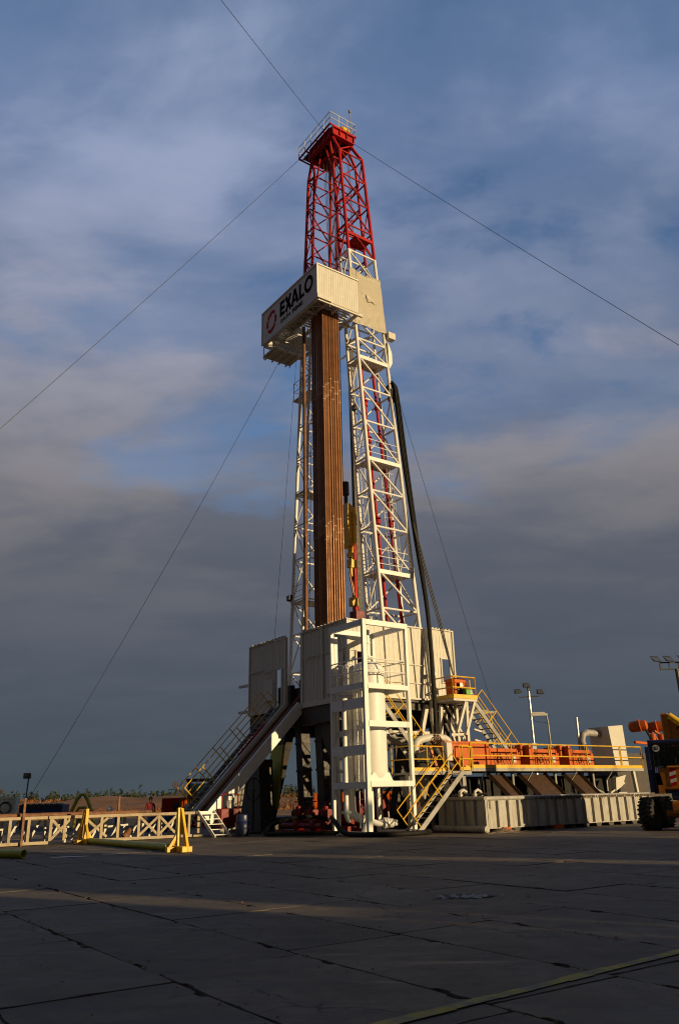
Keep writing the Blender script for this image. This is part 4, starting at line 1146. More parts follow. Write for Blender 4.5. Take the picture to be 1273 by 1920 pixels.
mb.build('flange', 'white', ves, smooth=40)
mb = MB(); mb.tube((*vc, 7.15), (*vc, 8.72), .13, n=16); mb.tube((*vc, 7.3), (*vc, 7.36), .24, n=18); mb.tube((*vc, 7.38), (*vc, 7.44), .24, n=18); mb.tube((*vc, 8.0), (*vc, 8.08), .17, n=16); mb.build('vent_pipe', 'white', ves, smooth=40)
mb = MB(); mb.box(.45, 1.85, .5, 1.9, 1.9, 2.12, .03); mb.prism([(.5, .55, 2.1), (1.8, .55, 2.1), (1.6, .55, 2.45), (.7, .55, 2.45)], (0, .03, 0)); mb.build('saddle', 'white', tw)
mb = MB(); mb.tube((.85, .95, 1.9), (.85, .95, .55), .13, n=14); mb.path([(.85, .95, .6), (.9, .9, .5), (1.05, .78, .45), (1.3, .7, .45)], .13, 12); mb.build('outlet_pipe', 'white', tw, smooth=40)
mb = MB(); mb.tube((1.3, .7, .45), (1.37, .68, .45), .22, n=16); mb.tube((1.4, .66, .45), (1.48, .64, .45), .22, n=16); mb.lathe((1.6, .6, .45), [(.1, -.14), (.19, -.08), (.19, .08), (.1, .14)], 14, (1, -.3, 0)); mb.tube((1.75, .55, .45), (1.85, .52, .45), .13, n=12); mb.tube((1.55, .62, .45), (1.5, .62, .9), .025, n=6); mb.build('drain_valve', 'white', tw, smooth=40)
mb = MB(); mb.tube((.05, 1.6, 5.1), (.05, 1.6, .75), .10, n=14); mb.tube((.05, 1.6, 5.1), (.05, 1.6, 5.6), .10, .16, n=14); mb.tube((.05, 1.6, .85), (.05, 1.6, .95), .19, n=14); mb.path([(.05, 1.6, .8), (.08, 1.55, .6), (.15, 1.5, .5)], [.1, .09, .05], 10); mb.build('drop_pipe', 'white', tw, smooth=40)
mb = MB(); mb.tube((.55, 1.9, 2.3), (.55, 1.9, 1.0), .17, n=14); mb.path([(.55, 1.9, 5.6), (.55, 1.9, 2.9)], .17, 12); mb.tube((.55, 1.9, 2.2), (.55, 1.9, 2.95), .2, n=12); mb.path([(.55, 1.9, 1.05), (.57, 1.82, .8), (.66, 1.62, .66), (.8, 1.4, .62)], .17, 12); mb.tube((.5, .9, .05), (.5, .9, .45), .2, .1, n=12); mb.build('inlet_pipe', 'white', tw, smooth=40)
ladder((.14, .6, .3), (.14, .6, 6.0), .36, (0, 1, 0), mat='white', parent=tw)
mb = MB(); mb.tube((.45, 1.75, 6.1), (.45, 1.75, 6.9), .28, n=14); mb.lathe((.45, 1.75, 6.9), [(.28, 0), (.24, .15), (.1, .24)], 14); mb.bar((.45, 1.75, 7.1), (.9, 1.9, 7.5), .09); mb.build('relief_valve', 'white', tw, smooth=40)
mb = MB(); mb.box(.22, .34, 1.9, 2.02, 6.2, 6.85, .02); mb.build('yellow_box', 'yellow', tw)
# ============================================================ RIGHT SIDE: MUD TANKS, STAIRS, PLATFORM
t = rig('waste_tank', 'long open grey steel waste tank with upright ribs on the ground at the right', 'waste tank', 10, -.9, 0)
def waste_tank():
    a0, a1, b0, b1, z0, z1 = 4.25, 15.6, -2.3, .56, .20, 1.38
    mb = MB()
    mb.box(a0, a1, b0, b0+.05, z0, z1-.12); mb.box(a0, a1, b1-.05, b1, z0, z1-.12); mb.box(a0, a0+.05, b0+.05, b1-.05, z0, z1-.12); mb.box(a1-.05, a1, b0+.05, b1-.05, z0, z1-.12); mb.box(a0, a1, b0, b1, z0-.05, z0-.001)
    mb.build('shell', 'tank', t)
    mb = MB()
    mb.tube((a0-.02, b0-.0, z1-.06), (a1, b0-.0, z1-.06), .085, n=12); mb.tube((a0, b0-.06, z1-.06), (a0, b1, z1-.06), .085, n=12); mb.tube((a0, b1, z1-.06), (a1, b1, z1-.06), .085, n=12)
    mb.build('top_rim', 'tank', t, smooth=40)
    mb = MB()
    for k in range(19):
        a = a0+.06+k*.62; mb.prism([(a-.06, b0, z0), (a+.06, b0, z0), (a+.025, b0-.11, z0), (a-.025, b0-.11, z0)], (0, 0, z1-z0-.15))
    for k in range(1, 5):
        b = b0+k*.6; mb.prism([(a0, b-.06, z0), (a0-.1, b-.025, z0), (a0-.1, b+.025, z0), (a0, b+.06, z0)], (0, 0, z1-z0-.15))
    mb.box(a0-.08, a0+.06, b0-.09, b0+.06, z0, z1-.1)
    mb.build('rib', 'tank', t)
    mb = MB(); mb.tube((a0-.1, b0-.12, .14), (a0-.1, b1+.1, .14), .14, n=14); mb.build('skid_tube', 'tank', t, smooth=40)
    mb = MB()
    for k in range(12):
        a = a0+.8+k*.9; mb.prism([(a, b0+.1, .18), (a+.5, b0+.1, .18), (a+.38, b0+.1, .0), (a+.12, b0+.1, .0)], (0, 2.5, 0))
    mb.build('foot_plate', 'dark', t)
    mb = MB()
    for k in range(6): mb.torus((a0+.16+.012*(k % 2), b0-.1, z1-.16-.055*k), (1, 0, .1) if k % 2 else (.1, 1, 0), .034, .010, 10, 5)
    mb.build('chain', 'dark', t, smooth=40)
    mb = MB(); q = random.Random(31)
    for k in range(220):       # slime hung over the rim
        a = q.uniform(a0+3, a1); l = q.uniform(.02, .14)
        mb.prism([(a-.03, b0-.086, z1-.04), (a+.03, b0-.086, z1-.04), (a+q.uniform(-.01, .01), b0-.088, z1-.06-l)], (0, -.012, 0))
    mb.build('mud_drip', 'mud', t)
waste_tank()
flat_patch('straw_heap', 'band', 'small heap of pale straw on the ground by the corner of the waste tank', 'straw heap', tuple(W(4.7, -2.9, 0))[:2], .1, .1, 0)
def straw():
    o = bpy.data.objects['straw_heap']; q = random.Random(8); mb = MB()
    for k in range(260):
        a = q.uniform(0, 6.28); r = abs(q.gauss(0, .32)); z = max(.012, (.2-r*.4)*q.random())
        c = Vector((cos(a)*r*1.5, sin(a)*r*.8, z)); d = Vector((q.gauss(0, 1), q.gauss(0, 1), q.gauss(0, .35))).normalized()*q.uniform(.08, .2)
        mb.add([c-d, c+d, c+d+Vector((.01, .01, .006)), c-d+Vector((.01, .01, .006))], [(0, 1, 2, 3)])
    me = bpy.data.meshes.new('straw_heap'); me.from_pydata(mb.v, [], mb.f); me.materials.append(M['band']); o.data = me
    o.rotation_euler = (0, 0, TH)
straw()
def bent(name, mat, label, pts, r, cat='pipe', n=14):
    P = [Vector(p) for p in pts]; out = [P[0]]
    for i in range(1, len(P)-1):
        a, c, b = P[i-1], P[i], P[i+1]; k = min((c-a).length, (b-c).length)*.45
        u, v = c+(a-c).normalized()*k, c+(b-c).normalized()*k
        for j in range(7): f = j/6; out.append(u*(1-f)**2+c*2*f*(1-f)+v*f*f)
    out.append(P[-1])
    return rigmesh(MB().path(out, r, n), name, mat, label, cat, *P[0], smooth=50)
mt_ = rig('mud_tank', 'dark mud tank carrying a walkway above the waste tank', 'mud tank', 10, 2, 0)
def mud_tank():
    mb = MB(); mb.box(5.9, 19.2, 1.9, 3.4, .25, 2.3)
    for k in range(12): mb.box(6.3+k*1.15, 6.4+k*1.15, 1.8, 1.9, .25, 2.3)
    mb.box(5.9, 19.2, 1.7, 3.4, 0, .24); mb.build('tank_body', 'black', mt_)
    mb = MB(); mb.box(2.6, 6.2, .3, 2.9, 2.36, 2.44); mb.box(6.2, 19.2, .3, 3.4, 2.50, 2.58); mb.build('deck', 'grey', mt_)
    mb = MB(); mb.bar((2.6, .28, 2.42), (6.15, .28, 2.42), .05, .16); mb.bar((6.15, .28, 2.56), (19.2, .28, 2.56), .05, .15); mb.build('deck_edge', 'grey', mt_)
    mb = MB(); mb.bar((2.6, .26, 2.57), (4.6, .26, 2.57), .03, .14); mb.bar((5.45, .26, 2.6), (6.1, .26, 2.6), .03, .14); mb.bar((6.2, .26, 2.70), (19.1, .26, 2.70), .03, .15); mb.build('toe_board', 'yellow', mt_)
    railing(mt_, [(6.22, .28, 2.62), (11.6, .28, 2.62)], 1.12, .032, 1, 2.6)
    railing(mt_, [(11.75, .28, 2.62), (17.3, .28, 2.62)], 1.12, .03, 1, 2.6)
    railing(mt_, [(17.4, .28, 2.62), (19.2, .28, 2.62), (19.2, 2.5, 2.62)], 1.12, .03, 1, 1.4)
    railing(mt_, [(2.6, .28, 2.44), (4.5, .28, 2.44)], 1.1, .026, 1, 1.2)
    railing(mt_, [(2.6, 2.9, 2.44), (2.6, .3, 2.44)], 1.1, .026, 1, 1.2)
    railing(mt_, [(5.5, .28, 2.44), (6.1, .28, 2.44)], 1.15, .026, 1, .7)
    for a in (2.7, 5.9):
        for b in (.5, 2.6): MB().box(a-.1, a+.1, b, b+.2, 0, 2.36).build('support_post', 'grey', mt_)
    # cones and pipes under the low deck
    mb = MB()
    for a in (3.3, 4.1): mb.lathe((a, 1.4, 1.0), [(.06, 0), (.12, .25), (.34, .9), (.36, 1.3)], 16)
    mb.build('hopper_cone', 'grey', mt_, smooth=40)
    for a in (7.2, 10.4, 13.7, 16.6): MB().path([(a, .42, 2.46), (a, .8, 2.05), (a-.1, .75, 1.5)], .035, 6).build('bracket', 'cream', mt_)
    for i, (x0, x1) in enumerate(((7.9, 8.8), (10.0, 11.9), (13.3, 14.6))):   # discharge slides
        mb = MB(); mb.prism([(x0, 1.0, 2.35), (x1, 1.0, 2.35), (x1+.45, .1, 1.2), (x0+.55, .1, 1.2)], (0, .03, -.05))
        mb.bar((x0, 1.0, 2.42), (x0+.55, .1, 1.27), .05, .2); mb.bar((x1, 1.0, 2.42), (x1+.45, .1, 1.27), .05, .2)
        mb.build('discharge_slide', 'mud', mt_)
mud_tank()
for i, (x, h) in enumerate(((9.5, 1.0), (12.6, .8), (15.6, 1.1))):
    bent('drain_pipe', 'grey', ('grey drain pipe dropping under the walkway beside the first slide', 'grey drain pipe dropping under the walkway between the last two slides', 'grey drain pipe dropping under the far end of the walkway')[i], [(x, .9, 2.45), (x, .9, h+.5), (x+.4, .6, h+.3), (x+.4, .5, .9)], .08)
# shale shakers
def shaker(a0, a1, b0, label, first=[None]):
    t = rig('shale_shaker', label, 'shale shaker', (a0+a1)/2, b0, 2.58, 'shale shakers on the walkway')
    w = a1-a0
    mb = MB(); mb.box(a0+.15, a1-.1, b0, b0+.06, 2.62, 3.32); mb.box(a0+.12, a0+.2, b0, b0+1.8, 2.62, 3.4); mb.box(a1-.16, a1-.08, b0, b0+1.8, 2.62, 3.4); mb.box(a0+.15, a1-.1, b0+1.75, b0+1.8, 2.62, 3.5); mb.box(a0+.15, a1-.1, b0+.2, b0+1.75, 2.7, 3.0); mb.build('basket', 'orange', t)
    mb = MB(); mb.bar((a0+.1, b0+.02, 3.48), (a1-.3, b0+.02, 3.48), .08, .16); mb.bar((a0+.12, b0, 3.3), (a0+.12, b0, 3.5), .08); mb.bar((a1-.3, b0, 3.3), (a1-.3, b0, 3.5), .08); mb.box(a0-.1, a0+.08, b0-.02, b0+1.6, 2.6, 3.75); mb.box(a0-.35, a0-.1, b0+.3, b0+.6, 3.2, 3.8, .03); mb.build('frame', 'orange', t)
    mb = MB(); mb.tube((a0+.4, b0+.9, 3.35), (a1-.5, b0+.9, 3.45), .2, n=14); mb.build('vibrator_motor', 'redd', t, smooth=40)
    mb = MB(); mb.prism([(a0+.2, b0+.25, 3.3), (a0+.2, b0+.25, 3.75), (a0+.9, b0+.25, 3.45), (a1-.5, b0+.25, 3.42), (a1-.5, b0+.25, 3.3)], (0, .5, 0)); mb.bar((a1-.35, b0+.1, 3.7), (a1-.9, b0+.1, 3.0), .06); mb.build('feed_chute', 'orange', t)
    MB().box(a1-.62, a1-.42, b0-.05, b0+.02, 2.9, 3.2, .01).build('switch_box', 'galv', t)
    MB().torus((a0+.75, b0-.03, 3.05), (0, 1, 0), .13, .015, 14, 5).tube((a0+.75, b0+.05, 3.05), (a0+.75, b0-.04, 3.05), .02, n=6).build('handwheel', 'dark', t, smooth=40)
    for k in range(3):
        x = a0+.4+k*.45+R.uniform(-.1, .1)
        MB().path([(x, b0-.02, 3.4), (x+.1, b0-.12, 3.0+R.uniform(-.1, .1)), (x+.25, b0-.08, 2.75), (x+.3+R.uniform(0, .2), b0-.1, 2.62)], .018, 5).build('cable', 'black', t, smooth=40)
    mb = MB(); mb.path([(a0+.3, b0+.5, 3.5), (a0+.5, b0+.5, 3.9), (a0+.75, b0+.6, 3.85), (a0+.8, b0+.6, 3.6)], .02, 5); mb.build('hose', 'black', t, smooth=40)
    return t
shaker(8.0, 10.3, .95, 'orange shale shaker box nearest the stairs, partly in shade')
shaker(11.0, 13.2, .95, 'orange shale shaker box in the middle of the row behind the yellow rail')
shaker(14.0, 16.0, .95, 'orange shale shaker box farthest from the stairs, with a red motor')
t = rig('mud_box', 'large orange feed hopper with sloping ends at the head of the yellow stairs', 'mud hopper', 6.8, 1.2, 2.58)
mb = MB(); mb.prism([(5.3, 1.0, 3.75), (7.9, 1.0, 3.82), (7.9, 1.0, 2.62), (6.3, 1.0, 2.62), (5.8, 1.0, 3.1)], (0, 1.3, 0)); mb.build('body', 'orange', t)
mb = MB(); mb.bar((5.25, .98, 3.78), (8.0, .98, 3.84), .06, .08); mb.bar((6.9, .97, 2.65), (6.9, .97, 3.8), .05); mb.box(5.05, 5.4, .8, 1.2, 3.2, 3.75, .03); mb.build('rim', 'orange', t)
mb = MB(); mb.tube((6.1, .8, 2.62), (6.1, .8, 3.15), .09, n=12); mb.box(6.25, 6.5, .7, .95, 2.62, 2.75); mb.build('valve_post', 'yellow', t, smooth=40)
t = rig('control_box', 'cream control cabinet by the head of the yellow stairs', 'cabinet', 5.1, .45, 2.44)
MB().box(4.95, 5.3, .5, .85, 2.95, 3.75, .02).build('case', 'cream', t); MB().tube((5.12, .68, 2.44), (5.12, .68, 2.95), .05, n=8).build('post', 'cream', t, smooth=40)
bent('flow_line', 'cream', 'thick cream pipe arching over to the orange hopper', [(3.9, 1.5, 3.0), (3.95, 1.5, 3.85), (5.0, 1.5, 4.05), (5.9, 1.5, 4.0), (6.1, 1.4, 3.6)], .17)
bent('flow_line', 'grey', 'grey sloping pipe running from under the rig floor to the arching cream pipe', [(2.6, 2.9, 4.0), (3.6, 2.4, 3.9), (4.6, 1.9, 3.75)], .2)
bent('duct', 'dark', 'dark rough hose hanging below the arching cream pipe', [(4.6, .9, 3.5), (4.9, .9, 3.1), (5.6, .9, 2.7)], .15)
rigmesh(MB().bar((4.15, .75, 3.55), (4.5, .75, 2.6), .12), 'plank', 'amber', 'tan wooden plank leaning against the rail by the arching pipe', 'plank', 4.15, .75, 2.6)
t = rig('pump_box', 'black box leaning beside the plank on the low deck', 'box', 3.8, .8, 2.44)
MB().prism([(3.5, .85, 2.46), (4.1, .85, 2.46), (4.15, .85, 3.4), (3.45, .85, 3.2)], (0, .5, 0)).build('case', 'black', t); MB().bar((3.5, .83, 3.3), (4.1, .83, 3.45), .05).build('rim', 'rust', t)
t = rig('yellow_chain', 'rusty chain shackles draped over the arching cream pipe', 'chain', 5.2, 1.4, 3.8)
mb = MB()
for k in range(7): mb.torus((4.9+.1*k, 1.3, 4.1-.10*abs(k-2)), (1, .4*(k % 2), .2), .11, .03, 10, 5)
mb.build('link', 'rust', t, smooth=40)
t = rig('cuttings_box', 'tall pale sheet metal box with a bent duct at the end of the walkway', 'cyclone box', 18.2, 1, 2.6)
mb = MB(); mb.prism([(17.7, .9, 2.75), (17.45, .9, 4.85), (18.75, .9, 4.95), (18.85, .9, 2.75)], (0, 1.35, 0)); mb.build('housing', 'cream', t)
mb = MB(); mb.path([(17.5, 1.6, 4.5), (16.7, 1.75, 4.55), (16.35, 1.8, 4.45), (16.2, 1.8, 4.1), (16.4, 1.8, 3.6), (16.5, 1.8, 2.6)], .19, 14); mb.build('duct', 'grey', t, smooth=50)
mb = MB(); mb.prism([(17.0, .5, 2.15), (17.9, .5, 2.3), (17.5, .5, 1.75), (16.9, .5, 1.5)], (0, .3, 0)); mb.bar((16.5, .6, 1.4), (17.8, .6, 1.9), .08); mb.bar((17.2, .6, 1.4), (17.9, .6, 1.4), .06); mb.bar((18.4, .4, 2.5), (18.7, .4, 0), .16); mb.build('chute', 'cream', t)
mb = MB()
for a in (15.9, 16.0): mb.tube((a, 1.5, 2.6), (a+.2, 1.5, 3.9), .05, n=6)
mb.build('post', 'dark', t, smooth=40)
t = rig('desander', 'orange hydrocyclone unit with two drums seen above the tall pale box', 'desander', 23, 3, 2.6)
mb = MB()
for a in (22.7, 24.4): mb.lathe((a, 2.6, 5.15), [(.15, -.55), (.31, -.45), (.33, 0), (.31, .45), (.15, .55)], 18, (.5, -.85, .1)); mb.torus((a+.05, 2.5, 5.15), (.5, -.85, .1), .34, .05, 20)
mb.build('drum', 'orange', t, smooth=40)
mb = MB(); mb.bar((25.2, 2.5, 3.0), (25.2, 2.5, 5.3), .16); mb.bar((26.2, 2.5, 3.0), (26.2, 2.5, 5.0), .16); mb.bar((22.0, 2.5, 4.2), (26.2, 2.5, 4.0), .14); mb.prism([(25.6, 2.4, 4.9), (27.2, 2.4, 5.2), (27.4, 2.4, 4.3), (26.2, 2.4, 4.2)], (0, .2, 0)); mb.bar((24.0, 2.4, 4.9), (25.6, 2.4, 4.2), .1); mb.build('frame', 'orange', t)
mb = MB(); mb.box(20.5, 26, 2.9, 5, 0, 3.6); mb.build('tank', 'dark', t)
for k in range(5): MB().path([(23.0+.6*k, 2.3, 4.9-.1*k), (23.3+.6*k, 2.2, 4.3), (23.2+.7*k, 2.2, 3.8), (23.5+.7*k, 2.2, 3.4)], .06, 8).build('hose', ('black', 'orange', 'redd')[k % 3], t, smooth=50)
for k in range(3): MB().lathe((23.4+.9*k, 2.2, 3.5), [(.05, 0), (.09, .3), (.2, .95), (.21, 1.15), (.1, 1.2)], 14).build('cone', 'orange', t, smooth=40)
t = rig('pipe_fittings', 'cluster of pale pipe elbows and valves resting on the left end of the waste tank', 'pipe fittings', 4.6, -.4, 1.38)
mb = MB()
for k, (a, b) in enumerate(((4.45, -.9), (4.75, -.5), (5.0, -1.2))):
    mb.path([(a-.2, b, 1.40), (a-.18, b, 1.6), (a, b, 1.68), (a+.2, b+.05, 1.6), (a+.3, b+.08, 1.44)], .06, 8); mb.tube((a-.2, b, 1.44), (a-.2, b, 1.5), .1, n=10)
mb.build('elbow', 'cream', t, smooth=50)
mb = MB(); mb.tube((4.3, -.3, 1.48), (5.2, -1.5, 1.5), .05, n=8); mb.torus((4.6, -.1, 1.6), (1, .2, .3), .12, .02, 12, 5); mb.build('valve', 'dark', t, smooth=50)
for k, (a, lb) in enumerate(((5.0, 'orange wedge block under the lit end of the waste tank'), (8.3, 'orange wedge block under the middle of the waste tank, in shade'))):
    rigmesh(MB().prism([(a, -2.42, .0), (a+.62, -2.42, .0), (a+.52, -2.42, .19), (a+.14, -2.42, .19)], (0, .6, 0)), 'wedge_block', 'orange', lb, 'wedge block', a, -2.42, 0)
t = rig('deck_lamp', 'small grey lamp on a bent bracket at the right end of the lit wall', 'lamp', 6.2, 2.8, 7)
mb = MB(); mb.path([(6.2, 2.85, 6.6), (6.2, 2.55, 6.9), (6.2, 2.45, 7.1)], .03, 6); mb.build('bracket', 'galv', t, smooth=40); MB().box(6.1, 6.3, 2.35, 2.55, 7.05, 7.25, .02).build('head', 'galv', t)
bent('flow_line', 'dark', 'dark hose sagging below the walkway beside the yellow stair', [(5.6, .6, 2.3), (5.9, .5, 1.2), (6.6, .5, 1.0), (7.0, .7, 2.2)], .07)
bent('flow_line', 'galv', 'thin grey pipe running along the deck behind the orange shaker boxes', [(7.8, 3.0, 2.7), (7.8, 3.0, 3.9), (16.5, 3.0, 3.95), (16.6, 3.0, 2.7)], .06)
# yellow stair to the low deck
t = rig('yellow_stair', 'stair with bright yellow handrails rising beside the end of the waste tank', 'stair', 2, -.2, 0)
stairs(t, (2.0, -.28, .05), (4.75, -.28, 2.45), .78, (0, 1, 0), n=11, h=1.05)
MB().box(1.7, 2.4, -.7, .14, .0, .05).build('foot_plate', 'grey', t)
railing(t, [(4.75, -.67, 2.45), (5.35, -.67, 2.45)], 1.05, .024, 1, .6)
t = rig('yellow_stair', 'stair with yellow handrails coming down from the rig floor behind the white vessel', 'stair', 3.6, 2.35, 2.4)
stairs(t, (5.0, 2.1, 2.45), (1.9, 2.1, 6.0), .8, (0, 1, 0), n=15, h=1.0)
t = rig('yellow_stair', 'stair with yellow handrails going down from the small raised platform at the right', 'stair', 9.5, 2.2, 2.6)
stairs(t, (11.1, 2.1, 2.6), (8.1, 2.1, 5.85), .75, (0, 1, 0), n=14, h=.95)
mb = MB()
# raised platform with winch
t = rig('winch_platform', 'small raised platform with a yellow railing, beside the cream cabin', 'platform', 7.35, 2.2, 5.8)
mb.box(6.55, 8.12, 1.5, 2.95, 5.80, 5.92); mb.build('deck', 'cream', t)
mb = MB(); mb.box(6.53, 8.14, 1.46, 1.5, 5.92, 6.1); mb.box(6.51, 6.55, 1.5, 2.95, 5.92, 6.1); mb.build('toe_board', 'yellow', t)
railing(t, [(6.57, 2.95, 5.92), (6.57, 1.53, 5.92), (8.09, 1.53, 5.92), (8.09, 1.9, 5.92)], 1.05, .034, 1, 1.6)
mb = MB()
mb.bar((6.75, 1.6, 4.3), (7.4, 1.6, 5.78), .13); mb.bar((8.0, 1.6, 5.78), (7.3, 1.6, 4.2), .13); mb.bar((7.45, 1.6, 5.78), (7.45, 1.7, 2.6), .15); mb.bar((6.4, 1.7, 4.2), (7.6, 1.7, 4.25), .11)
mb.bar((6.5, 1.7, 4.2), (7.1, 1.7, 2.6), .09); mb.bar((7.7, 2.6, 5.78), (7.75, 2.6, 2.6), .15); mb.bar((6.7, 2.6, 5.7), (6.5, 2.6, 2.6), .14); mb.bar((6.9, 2.4, 5.7), (8.6, 2.4, 3.2), .09); mb.bar((6.6, 2.0, 2.8), (7.6, 2.0, 4.3), .07)
for z in (3.0, 3.5, 4.0, 4.5): mb.bar((8.0, 1.75, z), (8.5, 1.75, z-.1), .08)
mb.build('support_frame', 'cream', t)
w = rig('winch', 'orange air winch standing on the small raised platform', 'winch', 7.3, 2.1, 5.92)
mb = MB(); mb.box(7.0, 7.15, 1.85, 2.5, 5.92, 6.75, .02); mb.box(7.55, 7.7, 1.85, 2.5, 5.92, 6.75, .02); mb.box(6.95, 7.75, 1.8, 2.5, 6.7, 6.95, .04); mb.build('frame', 'orange', w)
MB().lathe((7.15, 2.15, 6.4), [(.1, 0), (.3, .01), (.3, .05), (.18, .06), (.18, .34), (.3, .35), (.3, .39), (.1, .4)], 18, (1, 0, 0)).build('drum', 'dark', w, smooth=40)
mb = MB(); mb.tube((7.75, 2.1, 6.75), (7.98, 2.1, 6.75), .14, n=14); mb.build('motor', 'orange', w, smooth=40)
MB().box(7.3, 7.5, 1.77, 1.8, 6.5, 6.72).build('white_plate', 'stickerwhite', w)
t = rig('green_box', 'bright green crate with a white label on the small raised platform', 'crate', 7.75, 1.8, 5.92)
MB().box(7.55, 7.95, 1.62, 1.95, 6.12, 6.46, .02).build('case', 'green', t); mb = MB()
for i in range(3):
    for j in range(2): mb.box(7.83+j*.07, 7.88+j*.07, 1.615, 1.625, 6.17+i*.09, 6.23+i*.09)
mb.build('label_mark', 'stickerwhite', t); MB().box(7.6, 7.9, 1.7, 1.9, 5.92, 6.118).build('stand', 'dark', t)

# ============================================================ HOSES AND WIRES
q = random.Random(6)
HL = ['nearest the mast leg', 'second from the mast leg', 'in the middle of the bundle', 'outermost of all', 'thinnest of them all', 'at the front of the bundle']
for k in range(6):
    da, db = .085*(k % 3), .10*(k//3)
    top = (6.25+da, 4.55-db, 24.6-.05*k)
    pts = [(5.9+da, 4.9, 23.8), top, (6.3+da*1.3, 4.35-db, 22.8), (6.42+da*1.4, 4.2-db, 19.85), (6.45+da*.9, 3.6-db, 14.9), (6.22+da*.5, 2.7-db*.6, 10.3), (5.96+da*.5, 2.3-db*.6, 6.2), (5.84+da*.6, 2.2-db*.5, 4.1)]
    hose('mud_hose', 'black', 'thick black hose of the long bundle beside the mast, '+HL[k], pts, .06 if k != 4 else .045, 7)
for k in range(3):
    pts = [(6.42+.04*k, 3.6, 15.6), (6.5+.08*k, 3.2, 13.5), (7.05+.1*k, 2.9, 10.4), (7.3+.05*k, 2.5, 8.1), (7.37, 2.2, 6.9)]
    hose('cable', 'dark', 'thin dark cable curving from the hose bundle to the winch, '+('lowest of three', 'middle of three', 'highest of three')[k], pts, .026, 7)
mb = MB(); mb.box(6.1, 6.5, 4.45, 4.85, 23.3, 24.1, .05); rigmesh(mb, 'hose_bracket', 'dark', 'dark bracket where the black hose bundle leaves the mast', 'bracket', 6.3, 4.6, 23.3)
def wire(label, p, q_, sag=0.0, r=.014, both=False):
    p, q_ = Vector(p), Vector(q_); n = 16
    pts = [p.lerp(q_, i/n)-Vector((0, 0, sag*4*(i/n)*(1-i/n))) for i in range(n+1)]
    mb = MB().path(pts, r, 5); mb.v = [(x-p.x, y-p.y, z-p.z) for x, y, z in mb.v]
    o = mb.build('guy_wire', 'wire', smooth=60); o.location = p
    return tag(o, label, 'guy wire', 'guy wires of the mast')
def wa(*t): return Vector(t)
wire('guy wire from the mast top to the upper left, highest in the picture', (-.45, 41.9, 44.4), (-18.5, -34, .0), .3)
wire('guy wire from the mast top going down to the far left', W(3.45, 10.1, 44.2), (-21.6, 21.4, 0), .35)
wire('guy wire from the mast top going down to the right', W(5.4, 6.3, 43.6), (26.4, 19.6, 0), .35)
wire('guy wire from under the sign box down to the ground at the left', W(2.0, 10.4, 27.4), (-19.3, 48.4, 0), .5, .012)
wire('thin wire running down beside the far mast leg to the left wall', W(4.0, 10.15, 38.0), (-3.6, 41.5, 9.4), .1, .010)
wire('guy wire from the black hose bundle down to the ground at the right', W(6.35, 4.6, 25.0), (9.7, 45.2, 0), .4, .012)

